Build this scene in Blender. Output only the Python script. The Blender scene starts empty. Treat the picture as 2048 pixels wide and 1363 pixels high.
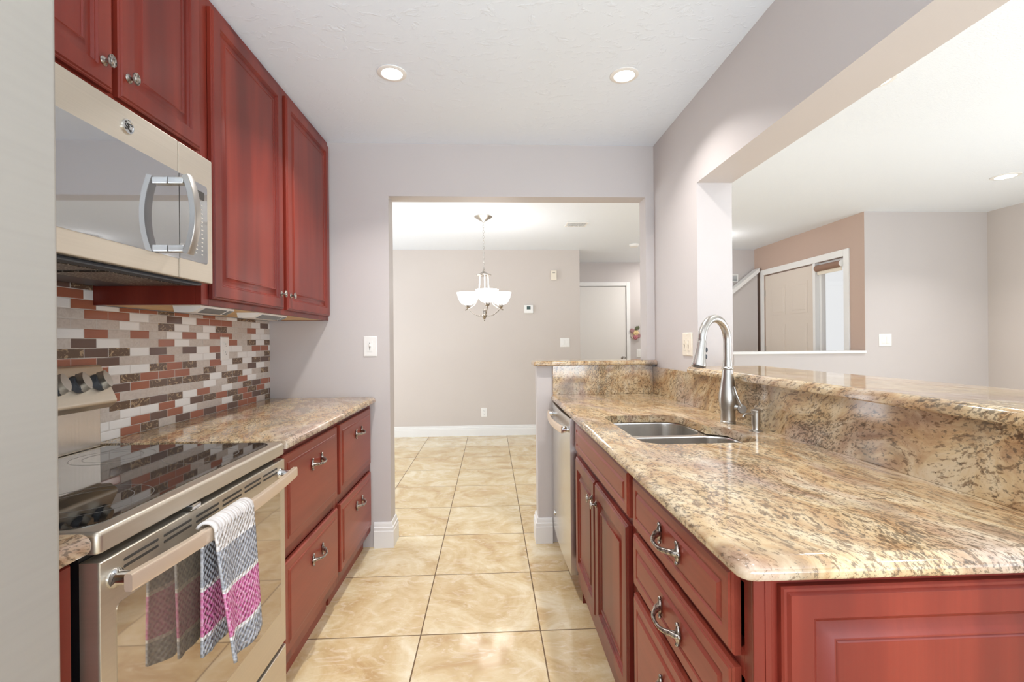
import bpy, bmesh, math, random
from mathutils import Vector, Matrix
random.seed(7)
S = bpy.context.scene
COL = S.collection
PI = math.pi

# ------------------------------------------------------------------ camera
F_PX, YAW, ROLL, EYE = 934.84, 0.0457, 0.0090, 1.2378
cd = bpy.data.cameras.new('camera')
cd.sensor_width = 36.0
cd.lens = F_PX / 2048 * 36.0
cd.clip_start = 0.05
cam = bpy.data.objects.new('camera', cd)
COL.objects.link(cam)
fw = Vector((math.sin(YAW), math.cos(YAW), 0))
rt = Vector((math.cos(YAW), -math.sin(YAW), 0))
up = Vector((0, 0, 1))
c_, s_ = math.cos(ROLL), math.sin(ROLL)
R_ = rt * c_ - up * s_
U_ = rt * s_ + up * c_
M = Matrix(((R_.x, U_.x, -fw.x, 0), (R_.y, U_.y, -fw.y, 0), (R_.z, U_.z, -fw.z, EYE), (0, 0, 0, 1)))
cam.matrix_world = M
S.camera = cam

# ------------------------------------------------------------------ light
S.view_settings.view_transform = 'Standard'
S.view_settings.look = 'None'
S.view_settings.exposure = 0.26
S.view_settings.gamma = 1.0
W = bpy.data.worlds.new('daylight')
S.world = W
W.use_nodes = True
bg = W.node_tree.nodes['Background']
bg.inputs[0].default_value = (0.97, 0.985, 1.0, 1)
bg.inputs[1].default_value = 0.74

def area(name, loc, direction, sx, sy, power, color, spread=PI, shape='RECTANGLE'):
    l = bpy.data.lights.new(name, 'AREA')
    l.shape = shape
    l.size = sx
    if shape in ('RECTANGLE', 'ELLIPSE'):
        l.size_y = sy
    l.energy = power
    l.color = color
    l.spread = spread
    o = bpy.data.objects.new(name, l)
    o.location = loc
    o.rotation_euler = Vector(direction).to_track_quat('-Z', 'Z').to_euler()
    COL.objects.link(o)
    return o

COOL_FILL = (0.78, 0.89, 1.0)
WARM = (1.0, 0.97, 0.95)
area('kitchen_fill', (0.55, -1.9, 0.95), (0, 1, 2.3), 2.2, 1.8, 122, COOL_FILL)  # added upward fill behind the camera; no patio door is modelled
area('living_fill', (3.0, -1.9, 1.0), (0, 1, 1.1), 2.6, 1.8, 32, COOL_FILL)  # added fill at the unseen near end of the living room
area('living_side_fill', (4.7, 1.3, 1.15), (-1, 0, 0.25), 2.6, 1.9, 72, COOL_FILL)  # added side fill, out of view, brightening the left cabinets and appliances
area('dining_fill', (-2.55, 4.6, 1.15), (1, 0, 0.08), 2.2, 1.9, 50, (0.86, 0.93, 1.0))  # added fill; the dining side wall has no window
area('hall_fill', (2.62, 6.6, 2.42), (0, 0, -1), 0.2, 0, 9, (1.0, 0.97, 0.93), PI, 'DISK')  # added unseen lamp without a fixture, brightens the hall and its door

# ------------------------------------------------------------------ node helpers
def lin(r, g, b):
    f = lambda c: (c / 255 / 12.92) if c / 255 <= 0.04045 else ((c / 255 + 0.055) / 1.055) ** 2.4
    return (f(r), f(g), f(b), 1)

class NT:
    def __init__(s, name):
        s.m = bpy.data.materials.new(name)
        s.m.use_nodes = True
        s.t = s.m.node_tree
        s.b = s.t.nodes['Principled BSDF']
    def n(s, typ, **kw):
        nd = s.t.nodes.new(typ)
        for k, v in kw.items():
            if k.startswith('_'):
                setattr(nd, k[1:], v)
            else:
                key = int(k[1:]) if k[0] == 'i' and k[1:].isdigit() else k.replace('_', ' ')
                sock = nd.inputs[key]
                if isinstance(v, bpy.types.NodeSocket):
                    s.t.links.new(v, sock)
                else:
                    sock.default_value = v
        return nd
    def set(s, name, v):
        sock = s.b.inputs[name]
        if isinstance(v, bpy.types.NodeSocket):
            s.t.links.new(v, sock)
        else:
            sock.default_value = v
    def pos(s):
        return s.n('ShaderNodeNewGeometry').outputs['Position']
    def obj(s):
        return s.n('ShaderNodeTexCoord').outputs['Object']
    def map(s, v, loc=(0, 0, 0), rot=(0, 0, 0), scale=(1, 1, 1)):
        return s.n('ShaderNodeMapping', Vector=v, Location=loc, Rotation=rot, Scale=scale).outputs[0]
    def noise(s, v, scale, detail=3, rough=0.5, dist=0.0):
        return s.n('ShaderNodeTexNoise', Vector=v, Scale=scale, Detail=detail, Roughness=rough, Distortion=dist).outputs['Fac']
    def math(s, op, a, b=0.0, c=0.0):
        return s.n('ShaderNodeMath', _operation=op, i0=a, i1=b, i2=c).outputs[0]
    def ramp(s, fac, stops, interp='LINEAR'):
        r = s.n('ShaderNodeValToRGB', Fac=fac)
        r.color_ramp.interpolation = interp
        e = r.color_ramp.elements
        while len(e) > 1:
            e.remove(e[-1])
        e[0].position, e[0].color = stops[0][0], stops[0][1]
        for p, c in stops[1:]:
            k = e.new(p)
            k.color = c
        return r.outputs[0]
    def mix(s, fac, a, b, blend='MIX'):
        m = s.n('ShaderNodeMix', _data_type='RGBA', _blend_type=blend)
        for i, v in ((0, fac), (6, a), (7, b)):
            if isinstance(v, bpy.types.NodeSocket):
                s.t.links.new(v, m.inputs[i])
            else:
                m.inputs[i].default_value = v
        return m.outputs[2]
    def sep(s, v):
        return s.n('ShaderNodeSeparateXYZ', Vector=v).outputs
    def comb(s, x, y, z):
        return s.n('ShaderNodeCombineXYZ', X=x, Y=y, Z=z).outputs[0]
    def bump(s, h, strength=0.2, dist=0.01):
        s.set('Normal', s.n('ShaderNodeBump', Height=h, Strength=strength, Distance=dist).outputs[0])

def plain(name, col, rough=0.5, metal=0.0, coat=0.0, spec=0.5):
    n = NT(name)
    n.set('Base Color', col)
    n.set('Roughness', rough)
    n.set('Metallic', metal)
    n.set('Coat Weight', coat)
    n.set('Specular IOR Level', spec)
    return n.m

BLK, WHT = (0, 0, 0, 1), (1, 1, 1, 1)
MAT = {}

def make_materials():
    # painted walls: warm grey with faint roller texture
    n = NT('wall_paint')
    p = n.pos()
    f = n.noise(p, 2.0, 2)
    n.set('Base Color', n.mix(f, lin(200, 193, 190), lin(205, 198, 195)))
    n.set('Roughness', 0.55)
    n.bump(n.noise(p, 180, 2), 0.06, 0.003)
    MAT['paint'] = n.m
    n = NT('wall_paint_tan')
    p = n.pos()
    n.set('Base Color', n.mix(n.noise(p, 2.0, 2), lin(203, 193, 186), lin(208, 199, 192)))
    n.set('Roughness', 0.6)
    n.bump(n.noise(p, 180, 2), 0.06, 0.003)
    MAT['paint_tan'] = n.m
    n = NT('wall_paint_warm_lit')  # warm light on the entry wall, put into its base colour
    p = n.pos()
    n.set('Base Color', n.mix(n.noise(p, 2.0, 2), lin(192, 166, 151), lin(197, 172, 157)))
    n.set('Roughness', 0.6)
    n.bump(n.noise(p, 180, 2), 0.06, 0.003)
    MAT['paint_warm_lit'] = n.m
    # kitchen ceiling: knock-down texture
    n = NT('ceiling_knockdown')
    p = n.pos()
    n.set('Base Color', lin(236, 244, 253))
    n.set('Roughness', 0.8)
    h = n.ramp(n.noise(n.map(p, scale=(1, 1.6, 1)), 16, 4, 0.6, 0.8), [(0.56, BLK), (0.64, WHT)])
    n.bump(h, 0.22, 0.006)
    MAT['ceil'] = n.m
    n = NT('ceiling_popcorn')
    p = n.pos()
    n.set('Base Color', lin(238, 243, 249))
    n.set('Roughness', 0.9)
    n.bump(n.noise(p, 130, 2, 0.6), 0.35, 0.006)
    MAT['ceil_pop'] = n.m
    n = NT('white_trim_paint')
    n.set('Base Color', n.mix(n.noise(n.pos(), 3, 2), lin(236, 234, 231), lin(240, 239, 237)))
    n.set('Roughness', 0.32)
    MAT['trim'] = n.m
    # floor tile
    n = NT('floor_porcelain_tile')
    p = n.sep(n.pos())
    T = 0.508
    ux = n.math('DIVIDE', n.math('SUBTRACT', p[0], -0.3061 - 20 * T), T)
    uy = n.math('DIVIDE', n.math('SUBTRACT', p[1], 1.9905 - 20 * T), T)
    ix, iy = n.math('FLOOR', ux), n.math('FLOOR', uy)
    fx, fy = n.math('FRACT', ux), n.math('FRACT', uy)
    ex = n.math('MINIMUM', fx, n.math('SUBTRACT', 1.0, fx))
    ey = n.math('MINIMUM', fy, n.math('SUBTRACT', 1.0, fy))
    e = n.math('MINIMUM', ex, ey)
    grout = n.math('LESS_THAN', e, 0.0052)
    wn = n.n('ShaderNodeTexWhiteNoise', _noise_dimensions='2D', Vector=n.comb(ix, iy, 0.0))
    off = n.n('ShaderNodeVectorMath', _operation='SCALE', i0=wn.outputs['Color'], Scale=30.0).outputs[0]
    v = n.n('ShaderNodeVectorMath', _operation='ADD', i0=n.pos(), i1=off).outputs[0]
    big = n.noise(v, 3.2, 5, 0.62, 1.4)
    veil = n.noise(n.map(v, rot=(0, 0, 0.5), scale=(1, 2.2, 1)), 8, 6, 0.68, 2.0)
    base = n.ramp(big, [(0.32, lin(194, 162, 116)), (0.45, lin(211, 186, 142)), (0.57, lin(222, 203, 164)), (0.70, lin(235, 223, 195))])
    base = n.mix(n.ramp(veil, [(0.52, BLK), (0.68, (0.55, 0.55, 0.55, 1))]), base, lin(238, 226, 203))
    base = n.mix(n.ramp(veil, [(0.30, (0.5, 0.5, 0.5, 1)), (0.42, BLK)]), base, lin(200, 164, 118))
    base = n.mix(n.math('MULTIPLY', wn.outputs['Value'], 0.10), base, lin(214, 178, 132))
    n.set('Base Color', n.mix(grout, base, lin(112, 88, 60)))
    n.set('Roughness', n.mix(grout, (0.085, 0.085, 0.085, 1), (0.8, 0.8, 0.8, 1)))
    n.set('Specular IOR Level', 0.6)
    n.bump(n.ramp(e, [(0.0, BLK), (0.008, WHT)]), 0.3, 0.004)
    MAT['floor'] = n.m
    # mosaic strip tile
    n = NT('mosaic_strip_tile')
    p = n.sep(n.pos())
    PW, PH = 0.097, 0.0318
    rv = n.math('DIVIDE', n.math('SUBTRACT', p[2], 0.9085 - PH * 2), PH)
    row = n.math('FLOOR', rv)
    fr = n.math('FRACT', rv)
    odd = n.math('MODULO', row, 2.0)
    uu = n.math('ADD', n.math('DIVIDE', n.math('SUBTRACT', p[1], 1.5335 - 12 * PW), PW), n.math('MULTIPLY', odd, 0.5))
    cidx = n.math('FLOOR', uu)
    fu = n.math('FRACT', uu)
    wn = n.n('ShaderNodeTexWhiteNoise', _noise_dimensions='2D', Vector=n.comb(cidx, row, 0.0)).outputs['Value']
    kind = lambda stops: n.ramp(wn, stops, 'CONSTANT')
    stone = lin(208, 199, 190)
    base = kind([(0.0, lin(240, 238, 235)), (0.24, stone), (0.38, lin(204, 192, 182)), (0.50, lin(164, 102, 78)), (0.72, lin(110, 86, 76)), (0.85, lin(106, 84, 68))])
    veins = n.noise(n.map(n.pos(), scale=(1, 1, 1.4)), 26, 5, 0.6, 3.0)
    is_m = kind([(0.0, BLK), (0.85, WHT)])
    is_s = kind([(0.0, BLK), (0.24, WHT), (0.50, BLK)])
    vm = n.math('MULTIPLY', n.ramp(veins, [(0.54, BLK), (0.60, WHT)]), is_m)
    base = n.mix(vm, base, lin(176, 150, 118))
    sv = n.math('MULTIPLY', n.math('MULTIPLY', n.ramp(veins, [(0.40, WHT), (0.56, BLK)]), is_s), 0.4)
    base = n.mix(sv, base, lin(178, 164, 152))
    gx = n.math('MULTIPLY', n.math('MINIMUM', fu, n.math('SUBTRACT', 1.0, fu)), PW)
    gz = n.math('MULTIPLY', n.math('MINIMUM', fr, n.math('SUBTRACT', 1.0, fr)), PH)
    g = n.math('LESS_THAN', n.math('MINIMUM', gx, gz), 0.0011)
    n.set('Base Color', n.mix(g, base, lin(206, 200, 193)))
    n.set('Roughness', n.mix(g, n.mix(is_s, (0.12, 0.12, 0.12, 1), (0.3, 0.3, 0.3, 1)), (0.8, 0.8, 0.8, 1)))
    n.bump(n.ramp(n.math('MINIMUM', gx, gz), [(0.0006, BLK), (0.0018, WHT)]), 0.4, 0.002)
    MAT['mosaic'] = n.m
    # granite
    n = NT('granite')
    p = n.pos()
    q = n.map(p, rot=(0.30, 0.20, 1.35))
    warp = n.n('ShaderNodeTexNoise', Vector=q, Scale=2.2, Detail=2.0).outputs['Color']
    q = n.n('ShaderNodeVectorMath', _operation='ADD', i0=q, i1=n.n('ShaderNodeVectorMath', _operation='SCALE', i0=warp, Scale=0.22).outputs[0]).outputs[0]
    big = n.noise(n.map(q, scale=(0.5, 2.0, 1.4)), 2.4, 3, 0.5, 0.3)
    med = n.noise(n.map(q, scale=(0.5, 1.7, 1.2)), 12, 6, 0.65, 0.5)
    col = n.ramp(med, [(0.28, lin(150, 113, 82)), (0.41, lin(184, 150, 110)), (0.52, lin(202, 176, 137)), (0.68, lin(216, 199, 168))])
    pinkc = n.ramp(med, [(0.3, lin(138, 112, 100)), (0.5, lin(180, 156, 140)), (0.7, lin(206, 192, 176))])
    col = n.mix(n.ramp(big, [(0.38, (0.85, 0.85, 0.85, 1)), (0.50, BLK)]), col, pinkc)
    zone = n.ramp(big, [(0.36, BLK), (0.58, WHT)])
    st = n.noise(n.map(q, scale=(0.46, 1.7, 1.5)), 58, 7, 0.70, 0.4)
    stm = n.ramp(n.math('ADD', st, n.math('MULTIPLY', zone, 0.05)), [(0.565, BLK), (0.62, WHT)])
    col = n.mix(n.math('MULTIPLY', stm, 0.75), col, lin(104, 78, 56))
    fine = n.noise(n.map(q, scale=(0.6, 1.5, 1.2)), 120, 4, 0.62, 0.3)
    fz = n.noise(q, 4.0, 3, 0.5)
    fm = n.ramp(n.math('ADD', fine, n.math('MULTIPLY', n.math('SUBTRACT', fz, 0.5), 0.5)), [(0.56, BLK), (0.62, WHT)])
    col = n.mix(n.math('MULTIPLY', fm, 0.65), col, lin(70, 62, 54))
    grey = n.noise(n.map(q, scale=(0.7, 1.4, 1.1)), 5.0, 4, 0.55, 0.4)
    col = n.mix(n.ramp(grey, [(0.56, BLK), (0.72, (0.5, 0.5, 0.5, 1))]), col, lin(116, 114, 106))
    n.set('Base Color', col)
    n.set('Roughness', 0.09)
    n.set('Specular IOR Level', 0.65)
    MAT['granite'] = n.m
    # cherry cabinet wood
    for key, sc in (('cherry', (9, 9, 0.9)), ('cherry_h_lit', (9, 0.9, 9))):
        n = NT('cherry_wood_' + ('vertical' if key == 'cherry' else 'horizontal_lit'))
        p = n.pos()
        band = n.noise(n.map(p, scale=sc), 1.0, 2, 0.5, 0.3)
        grain = n.noise(n.map(p, scale=tuple(v * 14 if v > 1 else v * 3 for v in sc)), 1.0, 4, 0.6)
        stops = ((104, 36, 28), (126, 45, 33), (144, 56, 40)) if key == 'cherry' else ((136, 58, 44), (148, 66, 50), (160, 74, 56))  # horizontal-grain stops lightened, putting bright floor reflection into the wood colour
        col = n.ramp(band, [(0.3, lin(*stops[0])), (0.5, lin(*stops[1])), (0.7, lin(*stops[2]))])
        col = n.mix(n.math('MULTIPLY', grain, 0.35), col, lin(84, 28, 24))
        n.set('Base Color', col)
        n.set('Roughness', 0.33)
        n.set('Specular IOR Level', 0.32)
        n.set('Coat Weight', 0.08)
        n.set('Coat Roughness', 0.25)
        MAT[key] = n.m
    n = NT('pale_maple')
    p = n.pos()
    n.set('Base Color', n.ramp(n.noise(n.map(p, scale=(14, 1.2, 14)), 1.5, 4), [(0.3, lin(214, 172, 112)), (0.7, lin(236, 204, 150))]))
    n.set('Roughness', 0.5)
    MAT['maple'] = n.m
    # metals
    n = NT('slate_steel')
    p = n.pos()
    n.set('Base Color', n.mix(n.noise(n.map(p, scale=(2, 2, 260)), 1, 2), lin(204, 195, 180), lin(214, 205, 190)))
    n.set('Metallic', 0.85)
    n.set('Roughness', 0.36)
    MAT['slate'] = n.m
    n = NT('brushed_stainless')
    p = n.pos()
    n.set('Base Color', n.mix(n.noise(n.map(p, scale=(200, 200, 4)), 1, 2), lin(206, 203, 198), lin(222, 219, 214)))
    n.set('Metallic', 1.0)
    n.set('Roughness', 0.27)
    MAT['steel'] = n.m
    n = NT('fridge_steel')
    p = n.pos()
    n.set('Base Color', n.mix(n.noise(n.map(p, scale=(2, 2, 120)), 1, 2), lin(166, 162, 155), lin(172, 168, 161)))
    n.set('Metallic', 0.35)
    n.set('Roughness', 0.5)
    MAT['fridge'] = n.m
    MAT['nickel'] = plain('brushed_nickel', lin(188, 184, 178), 0.32, 1.0)
    MAT['chrome'] = plain('polished_chrome', lin(222, 222, 222), 0.08, 1.0)
    MAT['handle_champagne'] = plain('satin_champagne_metal', lin(226, 206, 184), 0.34, 0.55)
    n = NT('antique_pewter')
    p = n.pos()
    n.set('Base Color', n.ramp(n.noise(p, 160, 3), [(0.38, lin(112, 104, 98)), (0.6, lin(196, 188, 178))]))
    n.set('Metallic', 0.95)
    n.set('Roughness', 0.3)
    MAT['pewter'] = n.m
    MAT['black'] = plain('black_enamel', lin(22, 22, 24), 0.3)
    MAT['darkgrey'] = plain('dark_grey_plastic', lin(70, 72, 76), 0.45)
    MAT['cooktop'] = plain('black_ceramic_glass', lin(12, 11, 11), 0.03, 0.0, 0.0, 0.5)
    MAT['cooktop'].node_tree.nodes['Principled BSDF'].inputs['IOR'].default_value = 2.7
    MAT['oven_glass'] = plain('bronze_reflective_oven_glass', lin(186, 172, 154), 0.035, 0.75, 0.0, 0.8)
    MAT['mw_glass'] = plain('grey_reflective_glass', lin(184, 184, 186), 0.03, 0.78, 0.0, 0.8)
    MAT['mark'] = plain('pale_print', lin(214, 208, 198), 0.5)
    MAT['ring_print'] = plain('grey_burner_print', lin(120, 116, 112), 0.4)
    MAT['plate'] = plain('white_plastic', lin(240, 238, 234), 0.35)
    MAT['ivory'] = plain('ivory_plastic', lin(236, 226, 208), 0.4)
    MAT['slot'] = plain('dark_slot', lin(60, 56, 52), 0.6)
    MAT['lcd'] = plain('green_grey_lcd', lin(62, 84, 80), 0.2)
    MAT['brown_shade'] = plain('brown_shade_fabric', lin(150, 118, 100), 0.8)
    MAT['door'] = plain('white_door_paint', lin(234, 230, 225), 0.4)
    MAT['door_cream'] = plain('cream_door_paint', lin(224, 212, 200), 0.45)
    MAT['rubber'] = plain('black_rubber', lin(28, 28, 28), 0.7)
    MAT['louvre'] = plain('light_grey_metal', lin(196, 198, 198), 0.5)
    MAT['lens_grey'] = plain('grey_lamp_lens', lin(120, 124, 126), 0.25)
    def emit(name, col, st):
        n = NT(name)
        n.set('Base Color', WHT)
        n.set('Emission Color', col)
        n.set('Emission Strength', st)
        n.set('Roughness', 0.3)
        return n.m
    MAT['lamp'] = emit('lit_lamp_lens', (1.0, 0.96, 0.9, 1), 5.0)
    MAT['shade'] = emit('lit_frosted_glass', (1.0, 0.96, 0.92, 1), 3.0)
    n = NT('window_glass')
    tr = n.n('ShaderNodeBsdfTransparent')
    gs = n.n('ShaderNodeBsdfGlossy', Roughness=0.02)
    mx = n.n('ShaderNodeMixShader', i0=0.06)
    n.t.links.new(tr.outputs[0], mx.inputs[1]); n.t.links.new(gs.outputs[0], mx.inputs[2])
    n.t.links.new(mx.outputs[0], n.t.nodes['Material Output'].inputs['Surface'])
    MAT['glass'] = n.m
    # filter mesh
    n = NT('aluminium_mesh_filter')
    p = n.pos()
    w1 = n.n('ShaderNodeTexVoronoi', Vector=p, Scale=160.0).outputs['Distance']
    n.set('Base Color', n.ramp(w1, [(0.1, lin(214, 208, 196)), (0.5, lin(96, 90, 82))]))
    n.set('Metallic', 0.8)
    n.set('Roughness', 0.35)
    n.bump(w1, 0.6, 0.003)
    MAT['mesh'] = n.m
    # knitted towel
    n = NT('striped_waffle_towel')
    uv = n.n('ShaderNodeTexCoord').outputs['UV']
    s = n.sep(uv)
    wob = n.math('MULTIPLY', n.math('SUBTRACT', n.noise(uv, 60, 2), 0.5), 0.004)
    v = n.math('ADD', s[1], wob)
    gd, pk, wt, lt = lin(150, 152, 160), lin(202, 96, 152), lin(232, 228, 226), lin(206, 200, 196)
    band = n.ramp(v, [(0.0, gd), (0.175, wt), (0.20, pk), (0.53, wt), (0.56, gd), (0.845, wt), (0.865, lt)], 'CONSTANT')
    a = n.math('SINE', n.math('MULTIPLY', s[0], 2 * PI * 11))
    b = n.math('SINE', n.math('MULTIPLY', s[1], 2 * PI * 20))
    h = n.math('MULTIPLY', a, b)
    vor = n.n('ShaderNodeTexVoronoi', Vector=n.map(uv, scale=(22, 38, 1)), Scale=1.0).outputs['Distance']
    hh = n.math('ADD', n.math('MULTIPLY', h, 0.5), vor)
    col = n.mix(n.math('MULTIPLY', n.ramp(hh, [(0.1, BLK), (0.9, WHT)]), 0.55), band, n.mix(0.5, band, WHT))
    col = n.mix(n.math('MULTIPLY', n.ramp(hh, [(-0.1, WHT), (0.35, BLK)]), 0.4), col, n.mix(0.6, band, BLK))
    n.set('Base Color', col)
    n.set('Roughness', 0.95)
    n.set('Specular IOR Level', 0.1)
    n.bump(hh, 0.9, 0.006)
    MAT['towel'] = n.m
    for k, c in (('petal_pink', (190, 120, 128)), ('petal_yellow', (226, 200, 150)), ('petal_mauve', (170, 128, 130)), ('leaf', (92, 96, 70)), ('wicker', (206, 184, 170))):
        MAT[k] = plain(k, lin(*c), 0.8)
make_materials()

# ------------------------------------------------------------------ mesh helpers
def nb():
    return bmesh.new()

def merge(bm, tmp):
    me = bpy.data.meshes.new('tmp')
    tmp.to_mesh(me)
    tmp.free()
    bm.from_mesh(me)
    bpy.data.meshes.remove(me)

def box(bm, x0, x1, y0, y1, z0, z1, bev=0.0, seg=2):
    t = nb()
    bmesh.ops.create_cube(t, size=1.0)
    for v in t.verts:
        v.co = Vector(((x0 + x1) / 2 + v.co.x * (x1 - x0), (y0 + y1) / 2 + v.co.y * (y1 - y0), (z0 + z1) / 2 + v.co.z * (z1 - z0)))
    if bev:
        bmesh.ops.bevel(t, geom=t.edges[:], offset=bev, segments=seg, affect='EDGES', profile=0.5, clamp_overlap=True)
    merge(bm, t)

def lathe(bm, c, axis, prof, seg=24, cap=True, start=None):
    """prof: list of (radius, height along axis)"""
    ax = Vector(axis).normalized()
    a = ax.orthogonal().normalized() if start is None else Vector(start)
    b = ax.cross(a)
    c = Vector(c)
    rings = []
    for r, h in prof:
        if r < 1e-6:
            rings.append([bm.verts.new(c + ax * h)])
        else:
            rings.append([bm.verts.new(c + ax * h + (a * math.cos(2 * PI * i / seg) + b * math.sin(2 * PI * i / seg)) * r) for i in range(seg)])
    for r0, r1 in zip(rings, rings[1:]):
        for i in range(seg):
            j = (i + 1) % seg
            vs = [r0[i % len(r0)], r0[j % len(r0)], r1[j % len(r1)], r1[i % len(r1)]]
            u = []
            for v in vs:
                if v not in u:
                    u.append(v)
            if len(u) > 2:
                bm.faces.new(u)
    if cap:
        for r in (rings[0], rings[-1]):
            if len(r) > 2:
                bm.faces.new(r)

def tube(bm, path, rad, seg=10, flat=(1, 1), upv=None, cap=True):
    """path: list of points; rad: number or list; flat scales (side, up)"""
    P = [Vector(p) for p in path]
    R = rad if isinstance(rad, (list, tuple)) else [rad] * len(P)
    rings = []
    prev = None
    for i, p in enumerate(P):
        d = (P[min(i + 1, len(P) - 1)] - P[max(i - 1, 0)]).normalized()
        if upv is not None:
            u = Vector(upv)
            u = (u - d * u.dot(d)).normalized()
        elif prev is None:
            u = d.orthogonal().normalized()
        else:
            u = (prev - d * prev.dot(d)).normalized()
        prev = u
        s = d.cross(u)
        rings.append([bm.verts.new(p + (s * math.cos(2 * PI * k / seg) * flat[0] + u * math.sin(2 * PI * k / seg) * flat[1]) * R[i]) for k in range(seg)])
    for a, b in zip(rings, rings[1:]):
        for k in range(seg):
            bm.faces.new((a[k], a[(k + 1) % seg], b[(k + 1) % seg], b[k]))
    if cap:
        bm.faces.new(rings[0])
        bm.faces.new(rings[-1])

def sweep_rect(bm, path, w, h, upv):
    """rectangular bar along path"""
    P = [Vector(p) for p in path]
    rings = []
    for i, p in enumerate(P):
        d = (P[min(i + 1, len(P) - 1)] - P[max(i - 1, 0)]).normalized()
        u = Vector(upv)
        u = (u - d * u.dot(d)).normalized()
        s = d.cross(u)
        k = 0.28
        pts = []
        for a, b in ((1, 1 - k), (1 - k, 1), (-(1 - k), 1), (-1, 1 - k), (-1, -(1 - k)), (-(1 - k), -1), (1 - k, -1), (1, -(1 - k))):
            pts.append(bm.verts.new(p + s * a * w / 2 + u * b * h / 2))
        rings.append(pts)
    for a, b in zip(rings, rings[1:]):
        for k in range(8):
            bm.faces.new((a[k], a[(k + 1) % 8], b[(k + 1) % 8], b[k]))
    bm.faces.new(rings[0])
    bm.faces.new(rings[-1])

def blob(bm, c, rx, ry, rz, u=12, v=8):
    t = nb()
    bmesh.ops.create_uvsphere(t, u_segments=u, v_segments=v, radius=1.0)
    for q in t.verts:
        q.co = Vector((c[0] + q.co.x * rx, c[1] + q.co.y * ry, c[2] + q.co.z * rz))
    merge(bm, t)

def panel(bm, O, U, V, N, w, h, prof):
    """nested rectangles: prof = (inset, height)"""
    O, U, V, N = Vector(O), Vector(U), Vector(V), Vector(N)
    loops = []
    for d, t in prof:
        loops.append([bm.verts.new(O + U * a + V * b + N * t) for a, b in ((d, d), (w - d, d), (w - d, h - d), (d, h - d))])
    for a, b in zip(loops, loops[1:]):
        for i in range(4):
            bm.faces.new((a[i], a[(i + 1) % 4], b[(i + 1) % 4], b[i]))
    bm.faces.new(loops[-1])
    bm.faces.new(list(reversed(loops[0])))

def extrude_poly(bm, pts, fn, a, b):
    """pts 2D; fn(u,v,t) -> world; t from a to b"""
    A = [bm.verts.new(fn(u, v, a)) for u, v in pts]
    B = [bm.verts.new(fn(u, v, b)) for u, v in pts]
    n = len(pts)
    for i in range(n):
        bm.faces.new((A[i], A[(i + 1) % n], B[(i + 1) % n], B[i]))
    bm.faces.new(A)
    bm.faces.new(B)

def round_poly(pts, seg=6):
    """pts: (x, y, r) counter-clockwise -> rounded outline"""
    out = []
    n = len(pts)
    for i in range(n):
        p = Vector(pts[i][:2]); r = pts[i][2]
        a = (Vector(pts[i - 1][:2]) - p).normalized()
        b = (Vector(pts[(i + 1) % n][:2]) - p).normalized()
        if r < 1e-5:
            out += [tuple(p)] * 1
            continue
        half = a.angle(b) / 2
        t = r / math.tan(half)
        cen = p + (a + b).normalized() * (r / math.sin(half))
        s0 = p + a * t - cen
        s1 = p + b * t - cen
        a0 = math.atan2(s0.y, s0.x)
        d = math.atan2(s1.y, s1.x) - a0
        while d > PI: d -= 2 * PI
        while d < -PI: d += 2 * PI
        for k in range(seg + 1):
            g = a0 + d * k / seg
            out.append((cen.x + r * math.cos(g), cen.y + r * math.sin(g)))
    return out

def rrect(x0, x1, y0, y1, rs, d=0.0, seg=5):
    """rounded rectangle inset by d; rs radii at (x0y0, x1y0, x1y1, x0y1)"""
    r = [max(q - d, 0.0015) for q in rs]
    return round_poly([(x0 + d, y0 + d, r[0]), (x1 - d, y0 + d, r[1]), (x1 - d, y1 - d, r[2]), (x0 + d, y1 - d, r[3])], seg)

def srect(x0, x1, y0, y1, rs, free, d):
    """rounded rectangle inset by d on its free sides only (left, right, near, far)"""
    x0 += d * free[0]; x1 -= d * free[1]; y0 += d * free[2]; y1 -= d * free[3]
    r = [max(q - d, 0.0015) for q in rs]
    return round_poly([(x0, y0, r[0]), (x1, y0, r[1]), (x1, y1, r[2]), (x0, y1, r[3])], 5)

def slab(bm, outline, z0, z1, hole=None, prof=None):
    """outline(d)->points inset by d"""
    if prof is None:
        prof = [(0.003, z0), (0.0, z0 + 0.004), (0.0, z1 - 0.015), (0.003, z1 - 0.008), (0.010, z1 - 0.002), (0.018, z1)]
    loops = [[bm.verts.new((x, y, z)) for x, y in outline(d)] for d, z in prof]
    n = len(loops[0])
    for a, b in zip(loops, loops[1:]):
        for i in range(n):
            bm.faces.new((a[i], a[(i + 1) % n], b[(i + 1) % n], b[i]))
    if hole is None:
        bm.faces.new(loops[0])
        bm.faces.new(loops[-1])
        return
    h1 = [bm.verts.new((x, y, z1)) for x, y in hole]
    h0 = [bm.verts.new((x, y, z0)) for x, y in hole]
    m = len(hole)
    for i in range(m):
        bm.faces.new((h1[i], h1[(i + 1) % m], h0[(i + 1) % m], h0[i]))
    for lo, hi in ((loops[-1], h1), (loops[0], h0)):
        ed = []
        for L in (lo, hi):
            for i in range(len(L)):
                ed.append(bm.edges.get((L[i], L[(i + 1) % len(L)])))
        bmesh.ops.triangle_fill(bm, edges=ed, use_beauty=True)

ROOTLOC = {}

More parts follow.
